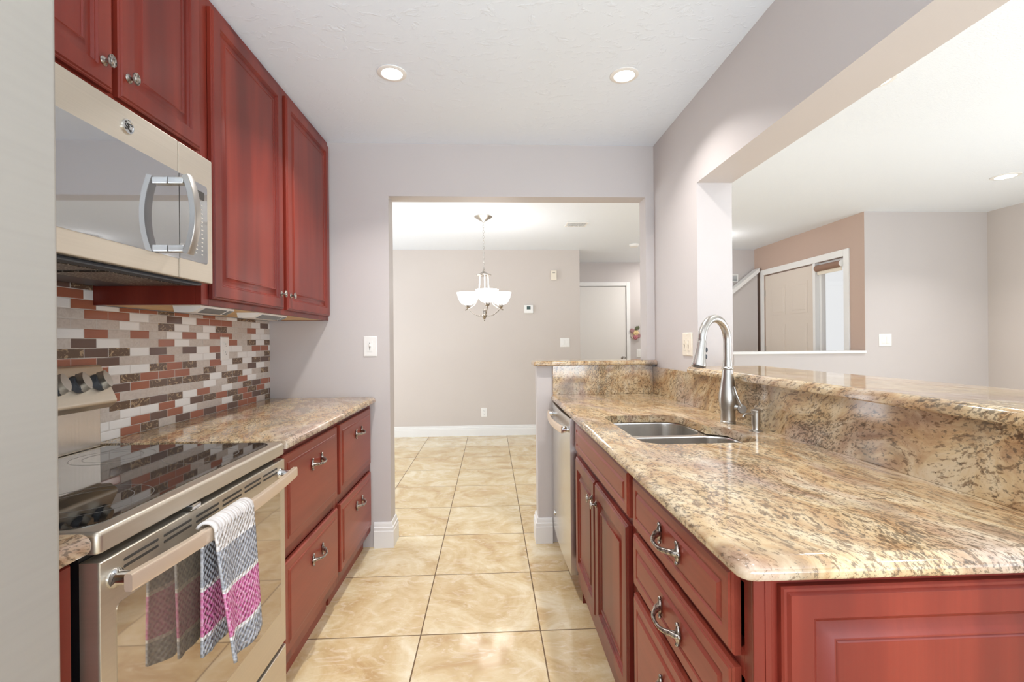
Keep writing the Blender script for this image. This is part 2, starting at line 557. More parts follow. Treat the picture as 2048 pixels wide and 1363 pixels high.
def build(name, bm, mat, parent=None, smooth=40, origin=None, wnorm=True):
    bmesh.ops.recalc_face_normals(bm, faces=bm.faces[:])
    if parent is not None:
        off = ROOTLOC[parent.name]
    elif origin is not None:
        off = Vector(origin)
    else:
        xs = [v.co.x for v in bm.verts]; ys = [v.co.y for v in bm.verts]; zs = [v.co.z for v in bm.verts]
        off = Vector(((min(xs) + max(xs)) / 2, (min(ys) + max(ys)) / 2, min(zs)))
    for v in bm.verts:
        v.co -= off
    me = bpy.data.meshes.new(name)
    bm.to_mesh(me)
    bm.free()
    if smooth:
        for p in me.polygons:
            p.use_smooth = True
        me.set_sharp_from_angle(angle=math.radians(smooth))
        wn_ = True
    else:
        wn_ = False
    if isinstance(mat, str):
        mat = MAT[mat]
    me.materials.append(mat)
    o = bpy.data.objects.new(name, me)
    COL.objects.link(o)
    if wn_ and wnorm:
        md = o.modifiers.new('weighted', 'WEIGHTED_NORMAL'); md.keep_sharp = True; md.weight = 80
    if parent is not None:
        o.parent = parent
    else:
        o.location = off
    ROOTLOC[o.name] = off
    return o

def tag(o, label, cat, group=None):
    o['label'] = label
    o['category'] = cat
    if group:
        o['group'] = group
    return o

def thing(name, loc, label, cat, group=None):
    o = bpy.data.objects.new(name, None)
    o.empty_display_size = 0.05
    o.location = loc
    COL.objects.link(o)
    ROOTLOC[o.name] = Vector(loc)
    return tag(o, label, cat, group)

def struct(name, bm, mat, smooth=30, parent=None):
    o = build(name, bm, mat, parent, smooth)
    if parent is None:
        o['kind'] = 'structure'
    return o

X_, Y_, Z_ = Vector((1, 0, 0)), Vector((0, 1, 0)), Vector((0, 0, 1))

# ------------------------------------------------------------------ setting
H = 2.44
XL, YB, YB2 = -1.33, 2.86, 2.98
XR, XR2, YJ, ZJ = 1.0198, 1.1964, 2.257, 2.008
YD, YE, XD1 = 6.15, 7.177, 1.186
XW, XW2, YL = 3.564, 4.794, 4.293
YBACK = -1.2

bm = nb(); box(bm, -2.7, 4.92, YBACK - 0.9, 7.3, -0.1, 0.0); struct('floor', bm, 'floor')
bm = nb(); box(bm, -2.7, XR + 0.05, YBACK - 0.9, YB + 0.05, H, H + 0.1)
struct('ceiling', bm, 'ceil')
bm = nb(); box(bm, XR + 0.05, 4.92, YBACK - 0.9, YB + 0.05, H, H + 0.1); box(bm, -2.7, 4.92, YB + 0.05, 7.3, H, H + 0.1)
struct('ceiling.001', bm, 'ceil_pop')
bm = nb(); box(bm, XL - 0.12, XL, YBACK - 0.9, YB, 0, H); struct('wall_left', bm, 'paint')
# back wall with the wide doorway
bm = nb()
XDL, XDR, ZD = -0.611, 0.968, 2.121
box(bm, -2.7, XDL, YB, YB2, 0, H)
box(bm, XDL, XDR, YB, YB2, ZD, H)
box(bm, XDR, XR + 0.002, YB, YB2, 1.086, H)
struct('wall_back', bm, 'paint')
bm = nb(); box(bm, 0.283, XR, YB, YB2, 0, 1.0855); struct('wall_half', bm, 'paint')
# right wall: column, header beam, low wall below the bar
bm = nb()
box(bm, XR, XR2, YJ, YB2, 0, H)
box(bm, XR, XR2, YBACK - 0.9, YJ, ZJ, H)
box(bm, XR, XR2, 0.74, YJ, 0, 1.0735)
struct('wall_right', bm, 'paint')
# dining / hall / entry / living walls
bm = nb(); box(bm, -2.7, XD1, YD, YE + 0.1, 0, H); struct('wall_dining', bm, 'paint_tan')
bm = nb(); box(bm, -2.82, -2.7, YB2, YD, 0, H); struct('wall_dining_left', bm, 'paint_tan')
bm = nb()
box(bm, XD1, 1.36, YE, YE + 0.1, 0, H); box(bm, 1.36, 2.11, YE, YE + 0.1, 2.075, H); box(bm, 2.11, 2.95, YE, YE + 0.1, 0, H)
struct('wall_hall', bm, 'paint')
bm = nb(); box(bm, 2.85, XW, YD, YE, 0, H); struct('wall_stair', bm, 'paint')
DY0, DY1, SY0, SY1 = 4.998, 5.925, 4.545, 4.955
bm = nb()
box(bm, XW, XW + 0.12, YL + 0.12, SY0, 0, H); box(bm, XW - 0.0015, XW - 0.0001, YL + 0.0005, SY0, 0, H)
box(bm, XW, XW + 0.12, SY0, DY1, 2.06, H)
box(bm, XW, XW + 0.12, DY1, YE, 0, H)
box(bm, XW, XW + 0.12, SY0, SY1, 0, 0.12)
struct('wall_entry', bm, 'paint_warm_lit')
bm = nb(); box(bm, XW, XW2 + 0.12, YL, YL + 0.12, 0, H); struct('wall_living', bm, 'paint')
bm = nb(); box(bm, XW2, XW2 + 0.12, YBACK - 0.9, YL, 0, H); struct('wall_living_right', bm, 'paint_tan')
bm = nb(); box(bm, 2.285, XW, YL, YL + 0.11, 0, 1.092); struct('wall_foyer', bm, 'paint')
bm = nb(); box(bm, 2.262, XW - 0.001, YL - 0.02, YL + 0.13, 1.092, 1.118, 0.004); struct('trim_1', bm, 'trim')
# stair guard wall with its sloped cap
bm = nb()
pts = [(2.86, 0.0), (3.515, 0.0), (3.515, 2.10), (2.86, 1.578)]
extrude_poly(bm, pts, lambda u, v, t: Vector((u, t, v)), 6.0, 6.10)
struct('wall_stair_guard', bm, 'paint')
bm = nb()
pts = [(2.84, 1.562), (3.53, 2.112), (3.53, 2.165), (2.84, 1.615)]
extrude_poly(bm, pts, lambda u, v, t: Vector((u, t, v)), 5.97, 6.125)
struct('trim_2', bm, 'trim')
bm = nb(); box(bm, 2.86, 3.24, 6.127, 6.149, 1.955, 2.0, 0.004); struct('trim_3', bm, 'trim')

def base_run(bm, pts, h=0.134, t=0.016):
    """moulded baseboard along a floor polyline; the wall lies to the left of travel"""
    P = [Vector(p) for p in pts]
    prof = [(0, 0.0), (t, 0.0), (t, h * 0.66), (t * 0.86, h * 0.68), (t * 0.86, h * 0.80), (t * 0.55, h * 0.83), (t * 0.55, h * 0.93), (t * 0.3, h), (0, h)]
    rings = []
    for i, p in enumerate(P):
        nn = []
        for a, b in ((i - 1, i), (i, i + 1)):
            if 0 <= a and b < len(P):
                d = (P[b] - P[a]).normalized()
                nn.append(Vector((d.y, -d.x)))
        m = nn[0] if len(nn) == 1 else (nn[0] + nn[1]) / (1 + nn[0].dot(nn[1]))
        rings.append([bm.verts.new((p.x + m.x * q, p.y + m.y * q, z)) for q, z in prof])
    k = len(prof)
    for A, B in zip(rings, rings[1:]):
        for i in range(k):
            bm.faces.new((A[i], A[(i + 1) % k], B[(i + 1) % k], B[i]))
    bm.faces.new(rings[0]); bm.faces.new(rings[-1])

bm = nb(); base_run(bm, [(-2.7, YD), (XD1, YD), (XD1, YE)]); struct('baseboard_dining', bm, 'trim')
bm = nb(); base_run(bm, [(-0.712, YB), (XDL, YB), (XDL, YB2), (-2.7, YB2)], 0.152, 0.018); struct('baseboard_left', bm, 'trim')
bm = nb(); base_run(bm, [(XR, YB2), (0.283, YB2), (0.283, YB), (0.37, YB)], 0.152, 0.018); struct('baseboard_half', bm, 'trim')
bm = nb(); base_run(bm, [(XD1 + 0.02, YE), (1.30, YE)]); struct('baseboard_hall', bm, 'trim')
bm = nb(); base_run(bm, [(XW, YL), (XW2, YL), (XW2, YBACK - 0.9)]); struct('baseboard_living', bm, 'trim')

# front door, sidelight, hall door
def six_panel(bm, O, U, N, w, h, t):
    panel(bm, O, U, Z_, N, w, h, [(0, 0), (0, t), (0.001, t)])
    cw = (w - 0.32) / 2
    rows = [(0.20, 0.62), (0.78, 1.40), (1.52, 1.88)]
    for k in range(2):
        for a, b in rows:
            o = Vector(O) + Vector(U) * (0.11 + k * (cw + 0.10)) + Z_ * a + Vector(N) * t
            panel(bm, o, U, Z_, N, cw, b - a, [(0, -0.002), (0, 0.004), (0.012, 0.005), (0.03, 0.002), (0.045, 0.008)])

bm = nb()
six_panel(bm, (XW + 0.055, DY1 - 0.006, 0.012), -Y_, -X_, DY1 - DY0 - 0.012, 2.035, 0.045)
d1 = struct('door_1', bm, 'door_cream')
bm = nb()
lathe(bm, (XW + 0.01, DY0 + 0.075, 0.96), -X_, [(0.028, 0), (0.028, 0.006), (0.012, 0.012), (0.012, 0.04), (0.027, 0.05), (0.030, 0.065), (0.018, 0.08), (0, 0.083)], 20)
build('door_knob', bm, 'nickel', d1)
for z in (0.25, 1.05, 1.78):
    bm = nb(); box(bm, XW - 0.002, XW + 0.012, DY1 - 0.012, DY1 - 0.003, z, z + 0.09, 0.002)
    build('hinge', bm, 'nickel', d1)
bm = nb()
CT = 0.016
box(bm, XW - CT, XW, DY1, DY1 + 0.07, 0, 2.13, 0.004)
box(bm, XW - CT, XW, SY0 - 0.07, SY0, 0, 2.13, 0.004)
box(bm, XW - CT, XW, SY0, DY1, 2.06, 2.13, 0.004)
box(bm, XW - CT, XW + 0.10, SY1, DY0 - 0.003, 0, 2.06, 0.004)
struct('trim_4', bm, 'trim')
bm = nb()
fx0, fx1 = XW + 0.03, XW + 0.08
for a, b, c, d in ((SY0, SY0 + 0.035, 0.121, 2.058), (SY1 - 0.035, SY1, 0.121, 2.058), (SY0 + 0.035, SY1 - 0.035, 0.121, 0.17), (SY0 + 0.035, SY1 - 0.035, 2.02, 2.058)):
    box(bm, fx0, fx1, a, b, c, d, 0.003)
w1 = struct('window_1', bm, 'trim')
bm = nb(); box(bm, XW + 0.052, XW + 0.057, SY0 + 0.034, SY1 - 0.034, 0.169, 2.021); build('glass_pane', bm, 'glass', w1, 0)
# roller shade at the head of the sidelight
t = thing('roller_shade', (XW + 0.0, (SY0 + SY1) / 2, 1.93), 'rolled-up brown roller shade at the head of the sidelight window', 'window shade')
bm = nb(); lathe(bm, (XW - 0.006, SY0 + 0.03, 1.995), Y_, [(0.034, 0), (0.034, SY1 - SY0 - 0.045)], 24); build('shade_roll', bm, 'brown_shade', t)
bm = nb()
lathe(bm, (XW - 0.006, SY0 + 0.012, 1.995), Y_, [(0.036, 0), (0.037, 0.012), (0.034, 0.018)], 24)
box(bm, XW - 0.01, XW + 0.029, SY0 + 0.004, SY0 + 0.014, 1.955, 2.035, 0.002)
build('end_bracket', bm, 'plate', t)
bm = nb(); box(bm, XW + 0.0, XW + 0.006, SY0 + 0.035, SY1 - 0.015, 1.925, 1.965, 0.002); build('hem_bar', bm, 'ivory', t)

bm = nb()
box(bm, 1.364, 2.106, YE + 0.004, YE + 0.044, 0.01, 2.07, 0.002)
d2 = struct('door_2', bm, 'door')
bm = nb()
lathe(bm, (2.05, YE + 0.004, 0.955), -Y_, [(0.03, 0), (0.03, 0.006), (0.012, 0.012), (0.012, 0.04), (0.027, 0.05), (0.030, 0.065), (0.018, 0.08), (0, 0.083)], 20)
build('door_knob', bm, 'pewter', d2)
bm = nb()
box(bm, 1.30, 1.36, YE - 0.016, YE, 0, 2.135, 0.004); box(bm, 2.11, 2.168, YE - 0.016, YE, 0, 2.135, 0.004); box(bm, 1.36, 2.11, YE - 0.016, YE, 2.075, 2.135, 0.004)
struct('trim_5', bm, 'trim')

# ------------------------------------------------------------------ cabinet helpers
DOOR_PROF = [(0, 0), (0, 0.012), (0.003, 0.015), (0.006, 0.015), (0.009, 0.019), (0.048, 0.019), (0.051, 0.0145), (0.054, 0.0145), (0.058, 0.008), (0.072, 0.009), (0.082, 0.014), (0.084, 0.017), (0.088, 0.017), (0.090, 0.014)]
DRAW_PROF = [(0, 0), (0, 0.012), (0.004, 0.0165), (0.030, 0.0165), (0.032, 0.0185), (0.037, 0.0185), (0.041, 0.0215)]
DRAW_PROF_R = [(0, 0), (0, 0.011), (0.003, 0.014), (0.006, 0.014), (0.009, 0.017), (0.030, 0.017), (0.033, 0.0135), (0.038, 0.0135), (0.044, 0.019)]
END_PROF = [(0, 0), (0, 0.010), (0.003, 0.013), (0.007, 0.013), (0.011, 0.018), (0.046, 0.018), (0.049, 0.014), (0.056, 0.008), (0.070, 0.011), (0.078, 0.016), (0.081, 0.016), (0.083, 0.013), (0.087, 0.016)]

def knob(parent, c, N):
    bm = nb()
    N = Vector(N)
    lathe(bm, c, N, [(0.011, 0), (0.012, 0.002), (0.009, 0.005), (0.005, 0.008), (0.0045, 0.016), (0.007, 0.019)], 18)
    side = Z_.cross(N)
    t = nb()
    lathe(t, (0, 0, 0), Z_, [(0.0, 0.0), (0.9, 0.0), (1.0, 0.0022), (0.95, 0.0048), (0.82, 0.0052), (0.78, 0.0040), (0.55, 0.0042), (0.45, 0.0062), (0, 0.0070)], 28)
    for v in t.verts:
        v.co = Vector(c) + N * (0.0185 + v.co.z) + side * v.co.x * 0.0125 + Z_ * v.co.y * 0.0165
    merge(bm, t)
    for k in range(5):
        a = 2 * PI * k / 5
        p = Vector(c) + N * 0.0245 + side * math.cos(a) * 0.0058 + Z_ * math.sin(a) * 0.0078
        blob(bm, p, 0.0016, 0.0016, 0.0022, 8, 6)
    return build('knob', bm, 'pewter', parent)

def pull(parent, c, U, N, L=0.125):
    """cast bow pull with leaf-shaped ends"""
    c, U, N = Vector(c), Vector(U), Vector(N)
    bm = nb()
    path, rad = [], []
    for i in range(21):
        s = i / 20 * 2 - 1
        n = 0.007 + 0.026 * (1 - abs(s) ** 3.0)
        dz = -0.004 * (1 - s * s)
        path.append(c + U * (s * L * 0.40) + N * n + Z_ * dz)
        rad.append(0.0042 + 0.0032 * abs(s) ** 2)
    tube(bm, path, rad, 10)
    for s in (-1, 1):
        p = c + U * s * L * 0.40
        t = nb()
        bmesh.ops.create_uvsphere(t, u_segments=14, v_segments=10, radius=1.0)
        for q in t.verts:
            q.co = p + U * (q.co.x * 0.0075 + s * 0.002) + Z_ * q.co.z * 0.020 + N * (0.005 + q.co.y * 0.006)
        merge(bm, t)
        for dz, r in ((0.021, 0.0045), (-0.021, 0.0045)):
            blob(bm, p + Z_ * dz + N * 0.006, r, r, r, 10, 8)
        blob(bm, p + U * s * 0.010 + N * 0.006, 0.005, 0.005, 0.005, 10, 8)
        path = [p + N * 0.004 + U * s * 0.006, p + N * 0.010 + U * s * 0.004, p + N * 0.016 - U * s * 0.002, p + N * 0.020 - U * s * 0.010]
        tube(bm, path, [0.006, 0.0065, 0.006, 0.005], 10)
    return build('pull_handle', bm, 'pewter', parent)

# ------------------------------------------------------------------ left run: upper cabinets
XF = -0.972
def upper_cab(name, y0, y1, z0, label, doors, knobs):
    t = thing(name, (-1.15, (y0 + y1) / 2, z0), label, 'cabinet')
    bm = nb()
    box(bm, XL + 0.001, XF - 0.02, y0, y0 + 0.018, z0, H - 0.002)
    box(bm, XL + 0.001, XF - 0.02, y1 - 0.018, y1, z0, H - 0.002)
    box(bm, XL + 0.001, XF - 0.02, y0 + 0.018, y1 - 0.018, H - 0.02, H - 0.002)
    box(bm, XL + 0.001, XL + 0.012, y0 + 0.018, y1 - 0.018, z0 + 0.012, H - 0.02)
    build('carcass', bm, 'cherry', t)
    bm = nb()
    fw_ = 0.042
    box(bm, XF - 0.02, XF, y0, y0 + fw_, z0, H - 0.002, 0.0015)
    box(bm, XF - 0.02, XF, y1 - fw_, y1, z0, H - 0.002, 0.0015)
    box(bm, XF - 0.02, XF, y0 + fw_, y1 - fw_, z0, z0 + 0.035, 0.0015)
    box(bm, XF - 0.02, XF, y0 + fw_, y1 - fw_, H - 0.05, H - 0.002, 0.0015)
    ym = (doors[0][1] + doors[1][0]) / 2
    box(bm, XF - 0.02, XF, ym - 0.03, ym + 0.03, z0 + 0.035, H - 0.05, 0.0015)
    build('face_frame', bm, 'cherry', t)
    bm = nb(); box(bm, XL + 0.012, XF - 0.02, y0 + 0.018, y1 - 0.018, z0 + 0.002, z0 + 0.014); build('underside_panel', bm, 'maple', t)
    for (a, b, zz0, zz1), (ky, kz) in zip(doors, knobs):
        bm = nb(); panel(bm, (XF + 0.0005, a, zz0), Y_, Z_, X_, b - a, zz1 - zz0, DOOR_PROF)
        d = build('door', bm, 'cherry', t)
        knob(d, (XF + 0.0185, ky, kz), X_)
    return t

upper_cab('upper_cabinet', 0.862, 1.6185, 1.850, 'short two-door cherry wall cabinet above the microwave', [(0.885, 1.2365, 1.878, 2.405), (1.2565, 1.597, 1.878, 2.405)], [(1.205, 1.942), (1.285, 1.942)])
upper_cab('upper_cabinet', 1.620, 2.858, 1.370, 'tall two-door cherry wall cabinet right of the microwave, over the granite counter', [(1.662, 2.213, 1.393, 2.405), (2.253, 2.832, 1.393, 2.405)], [(2.183, 1.463), (2.283, 1.463)])

def uc_light(y0, y1, label):
    t = thing('under_cabinet_light', (-1.05, (y0 + y1) / 2, 1.348), label, 'light', 'under-cabinet lights')
    pts = [(-1.10, 1.3715), (-1.005, 1.3715), (-1.005, 1.364), (-1.035, 1.349), (-1.095, 1.349)]
    bm = nb(); extrude_poly(bm, pts, lambda u, v, q: Vector((u, q, v)), y0, y1); build('housing', bm, 'plate', t, 20)
    bm = nb(); pts = [(-1.0055, 1.3640), (-1.0040, 1.3625), (-1.0330, 1.3478), (-1.0345, 1.3495)]
    extrude_poly(bm, pts, lambda u, v, q: Vector((u, q, v)), y0 + 0.03, y1 - 0.05); build('lens', bm, 'lens_grey', t, 20)
    bm = nb(); extrude_poly(bm, pts, lambda u, v, q: Vector((u, q, v)), y1 - 0.035, y1 - 0.008); build('switch', bm, 'lens_grey', t, 20)
uc_light(1.672, 1.885, 'white under-cabinet light bar nearest the microwave')
uc_light(2.08, 2.36, 'white under-cabinet light bar nearest the back wall')

# ------------------------------------------------------------------ microwave
def microwave():
    y0, y1, z0, z1, xf = 0.868, 1.6145, 1.437, 1.8475, -0.930
    ys = 1.4455
    t = thing('microwave', (-1.13, (y0 + y1) / 2, z0), 'slate over-the-range microwave with chunky bow handle under the short cabinet', 'microwave')
    bm = nb(); box(bm, XL + 0.002, xf - 0.022, y0, y1, z0 + 0.004, z1, 0.003); build('body', bm, 'black', t)
    bm = nb(); box(bm, xf - 0.022, xf, y0, ys - 0.0012, z0, z1, 0.004, 2); d = build('door', bm, 'slate', t)
    bm = nb(); pts = rrect(y0 + 0.05, ys - 0.002, 1.493, 1.752, (0.012, 0.001, 0.001, 0.012))
    extrude_poly(bm, pts, lambda u, v, q: Vector((q, u, v)), xf - 0.003, xf + 0.0012); build('window', bm, 'mw_glass', d, 30)
    # handle
    hy = 1.405
    bm = nb()
    N = 17
    path = []
    for i in range(N):
        s = i / (N - 1) * 2 - 1
        path.append((xf + 0.050 + 0.022 * (1 - s * s), hy + 0.001, 1.6135 + s * 0.113))
    sweep_rect(bm, path, 0.030, 0.020, X_)
    hb = build('handle', bm, 'nickel', d)
    bm = nb()
    for z in (1.712, 1.515):
        bm = nb(); box(bm, xf + 0.001, xf + 0.046, hy - 0.012, hy + 0.014, z - 0.010, z + 0.010, 0.003)
        build('handle_post', bm, 'steel', hb)
    bm = nb(); box(bm, xf - 0.022, xf, ys + 0.0012, y1, z0, z1, 0.004, 2); cp = build('control_panel', bm, 'slate', t)
    bm = nb(); pts = rrect(ys + 0.002, y1 - 0.030, 1.497, 1.752, (0.001, 0.010, 0.010, 0.001))
    extrude_poly(bm, pts, lambda u, v, q: Vector((q, u, v)), xf - 0.003, xf + 0.0012); build('keypad_glass', bm, 'mw_glass', cp, 30)
    bm = nb(); box(bm, xf + 0.0010, xf + 0.0018, 1.515, 1.568, 1.702, 1.728); build('display', bm, 'slot', cp, 0)
    bm = nb()
    for r in range(13):
        for k in range(2):
            yy = 1.522 + k * 0.030
            zz = 1.682 - r * 0.0132
            wd = random.uniform(0.006, 0.011)
            box(bm, xf + 0.0010, xf + 0.0016, yy, yy + wd, zz, zz + 0.0035)
    build('keypad_marks', bm, 'mark', cp, 0)
    # round emblem
    bm = nb()
    c = Vector((xf, 1.248, 1.799))
    lathe(bm, c, X_, [(0.0, 0.0025), (0.0150, 0.0025), (0.0158, 0.004), (0.0182, 0.004), (0.0188, 0.0)], 36)
    em = build('emblem', bm, 'chrome', d)
    bm = nb()
    def sw(pts, r=0.0007):
        tube(bm, [c + Vector((0.0034, a, b)) for a, b in pts], r, 6)
    arc = lambda cy, cz, r, a0, a1, k=12: [(cy + r * math.cos(a0 + (a1 - a0) * i / k), cz + r * math.sin(a0 + (a1 - a0) * i / k)) for i in range(k + 1)]
    sw(arc(-0.0048, 0.0030, 0.0042, 0.3, 5.2) + [(-0.0008, -0.002)])
    sw(arc(-0.0040, -0.0050, 0.0036, 1.2, -3.6))
    sw(arc(0.0050, 0.0040, 0.0036, 0.6, 4.6))
    sw(arc(0.0052, -0.0040, 0.0040, 2.0, 6.0))
    sw([(-0.002, 0.008), (0.001, 0.001), (0.002, -0.008)])
    for a in (0.6, 2.2, 3.8, 5.4):
        sw(arc(0.0115 * math.cos(a), 0.0115 * math.sin(a), 0.0022, a - 1.8, a + 1.8, 8), 0.0007)
    build('emblem_script', bm, 'slot', em)
    # underside
    bm = nb(); box(bm, XL + 0.03, xf - 0.03, y0 + 0.01, y1 - 0.01, z0 - 0.006, z0 + 0.003, 0.002); build('underside', bm, 'darkgrey', t)
    bm = nb(); box(bm, -1.16, -1.00, 0.90, 1.24, z0 - 0.0085, z0 - 0.006); build('grease_filter', bm, 'mesh', t, 0)
    bm = nb(); box(bm, -1.16, -1.00, 1.27, 1.58, z0 - 0.0085, z0 - 0.006); build('grease_filter', bm, 'mesh', t, 0)
    bm = nb()
    for k in range(7):
        x = -0.985 - 0.0 + k * 0.0055
        box(bm, x, x + 0.0025, y0 + 0.04, y1 - 0.04, z0 - 0.0095, z0 - 0.006)
    build('vent_grille', bm, 'darkgrey', t, 0)
    bm = nb(); box(bm, -1.30, -1.20, 1.03, 1.16, z0 - 0.0085, z0 - 0.006, 0.001); build('lamp_cover', bm, 'plate', t)
microwave()

# ------------------------------------------------------------------ range
def kitchen_range():
    y0, y1, xf = 0.8625, 1.6175, -0.700
    t = thing('range', (-1.0, (y0 + y1) / 2, 0), 'slate electric range with black glass cooktop and a towel on its door handle', 'stove')
    bm = nb(); box(bm, -1.29, xf - 0.036, y0 + 0.004, y1 - 0.004, 0.03, 0.862, 0.003)
    for xx in (-1.24, -0.80):
        for yy in (y0 + 0.06, y1 - 0.06):
            lathe(bm, (xx, yy, 0), Z_, [(0.018, 0), (0.018, 0.01), (0.01, 0.015), (0.01, 0.035)], 12)
    build('body', bm, 'black', t)
    bm = nb()
    slab(bm, lambda d: rrect(-1.288, xf, y0, y1, (0.004, 0.012, 0.012, 0.004), d), 0.864, 0.9035, None,
         [(0.002, 0.864), (0.0, 0.867), (0.0, 0.894), (0.003, 0.900), (0.008, 0.9035)])
    ct = build('cooktop_frame', bm, 'slate', t)
    bm = nb()
    slab(bm, lambda d: rrect(-1.262, xf - 0.030, y0 + 0.016, y1 - 0.016, (0.01, 0.05, 0.05, 0.01), d), 0.9030, 0.9058, None, [(0, 0.9030), (0, 0.9050), (0.002, 0.9058)])
    gl = build('glass_top', bm, 'cooktop', ct)
    def ring(cx, cy, r, w=0.0013):
        bm = nb()
        lathe(bm, (cx, cy, 0), Z_, [(r - w / 2, 0.9057), (r - w / 2, 0.9061), (r + w / 2, 0.9061), (r + w / 2, 0.9057)], 64, cap=False)
        build('burner_ring', bm, 'ring_print', gl, 0)
    for cx, cy, rs in ((-0.86, 1.04, (0.11, 0.075)), (-0.86, 1.43, (0.095,)), (-1.12, 1.05, (0.08,)), (-1.12, 1.44, (0.10, 0.07))):
        for r in rs:
            ring(cx, cy, r)
    # back guard: riser and tilted control console
    bm = nb(); box(bm, -1.318, -1.283, y0 + 0.015, y1 - 0.018, 0.9036, 1.045, 0.006); build('backguard', bm, 'steel', t)
    bm = nb()
    pts = round_poly([(-1.318, 1.036, 0.004), (-1.262, 1.030, 0.014), (-1.236, 1.052, 0.012), (-1.290, 1.172, 0.012), (-1.318, 1.172, 0.004)], 4)
    extrude_poly(bm, pts, lambda u, v, q: Vector((u, q, v)), y0 + 0.006, y1 - 0.010)
    cn = build('control_console', bm, 'slate', t, 35)
    slope = Vector((-0.054, 0, 0.120)).normalized()
    nrm = Vector((0.120, 0, 0.054)).normalized()
    for ky in (1.565, 1.488, 1.416, 1.045, 0.965, 0.895):
        c = Vector((-1.266, ky, 1.115)) + nrm * 0.0005
        bm = nb()
        lathe(bm, c, nrm, [(0.028, 0), (0.029, 0.003), (0.026, 0.010), (0.022, 0.016)], 28)
        k = build('knob', bm, 'darkgrey', cn)
        bm = nb()
        # lens-shaped grip standing across the knob
        A = []
        n = 13
        for side, h in ((0, 0.012), (1, 0.036)):
            ringv = []
            sc = 1.0 if side == 0 else 0.92
            for i in range(n):
                s = i / (n - 1) * 2 - 1
                ringv.append((s * 0.030 * sc, 0.012 * (1 - s * s) * sc + 0.003))
            for i in range(n - 1, -1, -1):
                s = i / (n - 1) * 2 - 1
                ringv.append((s * 0.030 * sc, -0.012 * (1 - s * s) * sc - 0.003))
            A.append([bm.verts.new(c + slope * a + Y_ * b + nrm * h) for a, b in ringv])
        m = len(A[0])
        for i in range(m):
            bm.faces.new((A[0][i], A[0][(i + 1) % m], A[1][(i + 1) % m], A[1][i]))
        bm.faces.new(A[0]); bm.faces.new(A[1])
        build('knob_grip', bm, 'nickel', k, 50)
    for ky in (1.565, 1.488, 1.416, 1.045, 0.965, 0.895):
        for dz in (0.042, -0.040):
            bm = nb()
            c = Vector((-1.266, ky - 0.012, 1.115)) + slope * dz + nrm * 0.0004
            w = random.uniform(0.016, 0.026)
            A = [bm.verts.new(c + Y_ * p + slope * q + nrm * 0.0003) for p, q in ((0, 0), (w * 0.3, 0), (w * 0.4, 0.0022), (w * 0.6, 0.0022), (w * 0.65, 0), (w, 0), (w, 0.0032), (w * 0.7, 0.0045), (w * 0.3, 0.0045), (0, 0.0032))]
            bm.faces.new(A)
            build('console_mark', bm, 'mark', cn, 0)
    bm = nb()
    c = Vector((-1.266, 1.23, 1.112)) + nrm * 0.0006
    vs = [c + slope * a + Y_ * b for a, b in ((-0.03, -0.10), (-0.03, 0.10), (0.03, 0.10), (0.03, -0.10))]
    A = [bm.verts.new(q) for q in vs]; B = [bm.verts.new(q - nrm * 0.003) for q in vs]
    bm.faces.new(A); bm.faces.new(B)
    for i in range(4):
        bm.faces.new((A[i], A[(i + 1) % 4], B[(i + 1) % 4], B[i]))
    build('display', bm, 'cooktop', cn, 0)
    # oven door
    bm = nb()
    dz0, dz1 = 0.236, 0.849
    wy0, wy1, wz0, wz1 = y0 + 0.040, y1 - 0.040, 0.352, 0.755
    pts_o = [(y0 + 0.002, dz0), (y1 - 0.002, dz0), (y1 - 0.002, dz1), (y0 + 0.002, dz1)]
    panel(bm, (xf - 0.034, y0 + 0.002, dz0), Y_, Z_, X_, y1 - y0 - 0.004, dz1 - dz0, [(0, 0), (0, 0.030), (0.003, 0.034), (0.006, 0.034)])
    d = build('oven_door', bm, 'slate', t)
    bm = nb(); pts = rrect(wy0, wy1, wz0, wz1, (0.012,) * 4)
    extrude_poly(bm, pts, lambda u, v, q: Vector((q, u, v)), xf - 0.004, xf + 0.0012); build('oven_window', bm, 'oven_glass', d, 30)
    bm = nb()
    n = 6
    L = (y1 - y0 - 0.10) / n
    for i in range(n):
        a = y0 + 0.05 + i * L
        for z in (0.829, 0.816):
            pts = rrect(a + 0.008, a + L - 0.008, z - 0.0028, z + 0.0028, (0.0027,) * 4)
            extrude_poly(bm, pts, lambda u, v, q: Vector((q, u, v)), xf - 0.002, xf + 0.0006)
    build('vent_slots', bm, 'slot', d, 0)
    # bowed handle bar
    bm = nb()
    path = []
    for i in range(25):
        s = i / 24 * 2 - 1
        path.append((xf + 0.040 + 0.022 * (1 - s * s), 1.240 + s * 0.362, 0.806))
    sweep_rect(bm, path, 0.032, 0.016, X_)
    hb = build('handle', bm, 'handle_champagne', d)
    for yy in (0.900, 1.580):
        bm = nb(); lathe(bm, (xf, yy, 0.806), X_, [(0.018, 0.0), (0.018, 0.004), (0.013, 0.010), (0.012, 0.036)], 18)
        build('handle_mount', bm, 'chrome', hb)
    bm = nb()
    box(bm, xf - 0.02, xf + 0.006, 1.118, 1.150, 0.8505, 0.862, 0.002)
    build('door_latch', bm, 'chrome', t)
    # storage drawer
    bm = nb(); panel(bm, (xf - 0.034, y0 + 0.002, 0.045), Y_, Z_, X_, y1 - y0 - 0.004, 0.178, [(0, 0), (0, 0.030), (0.003, 0.034), (0.006, 0.034)])
    build('storage_drawer', bm, 'slate', t)
kitchen_range()

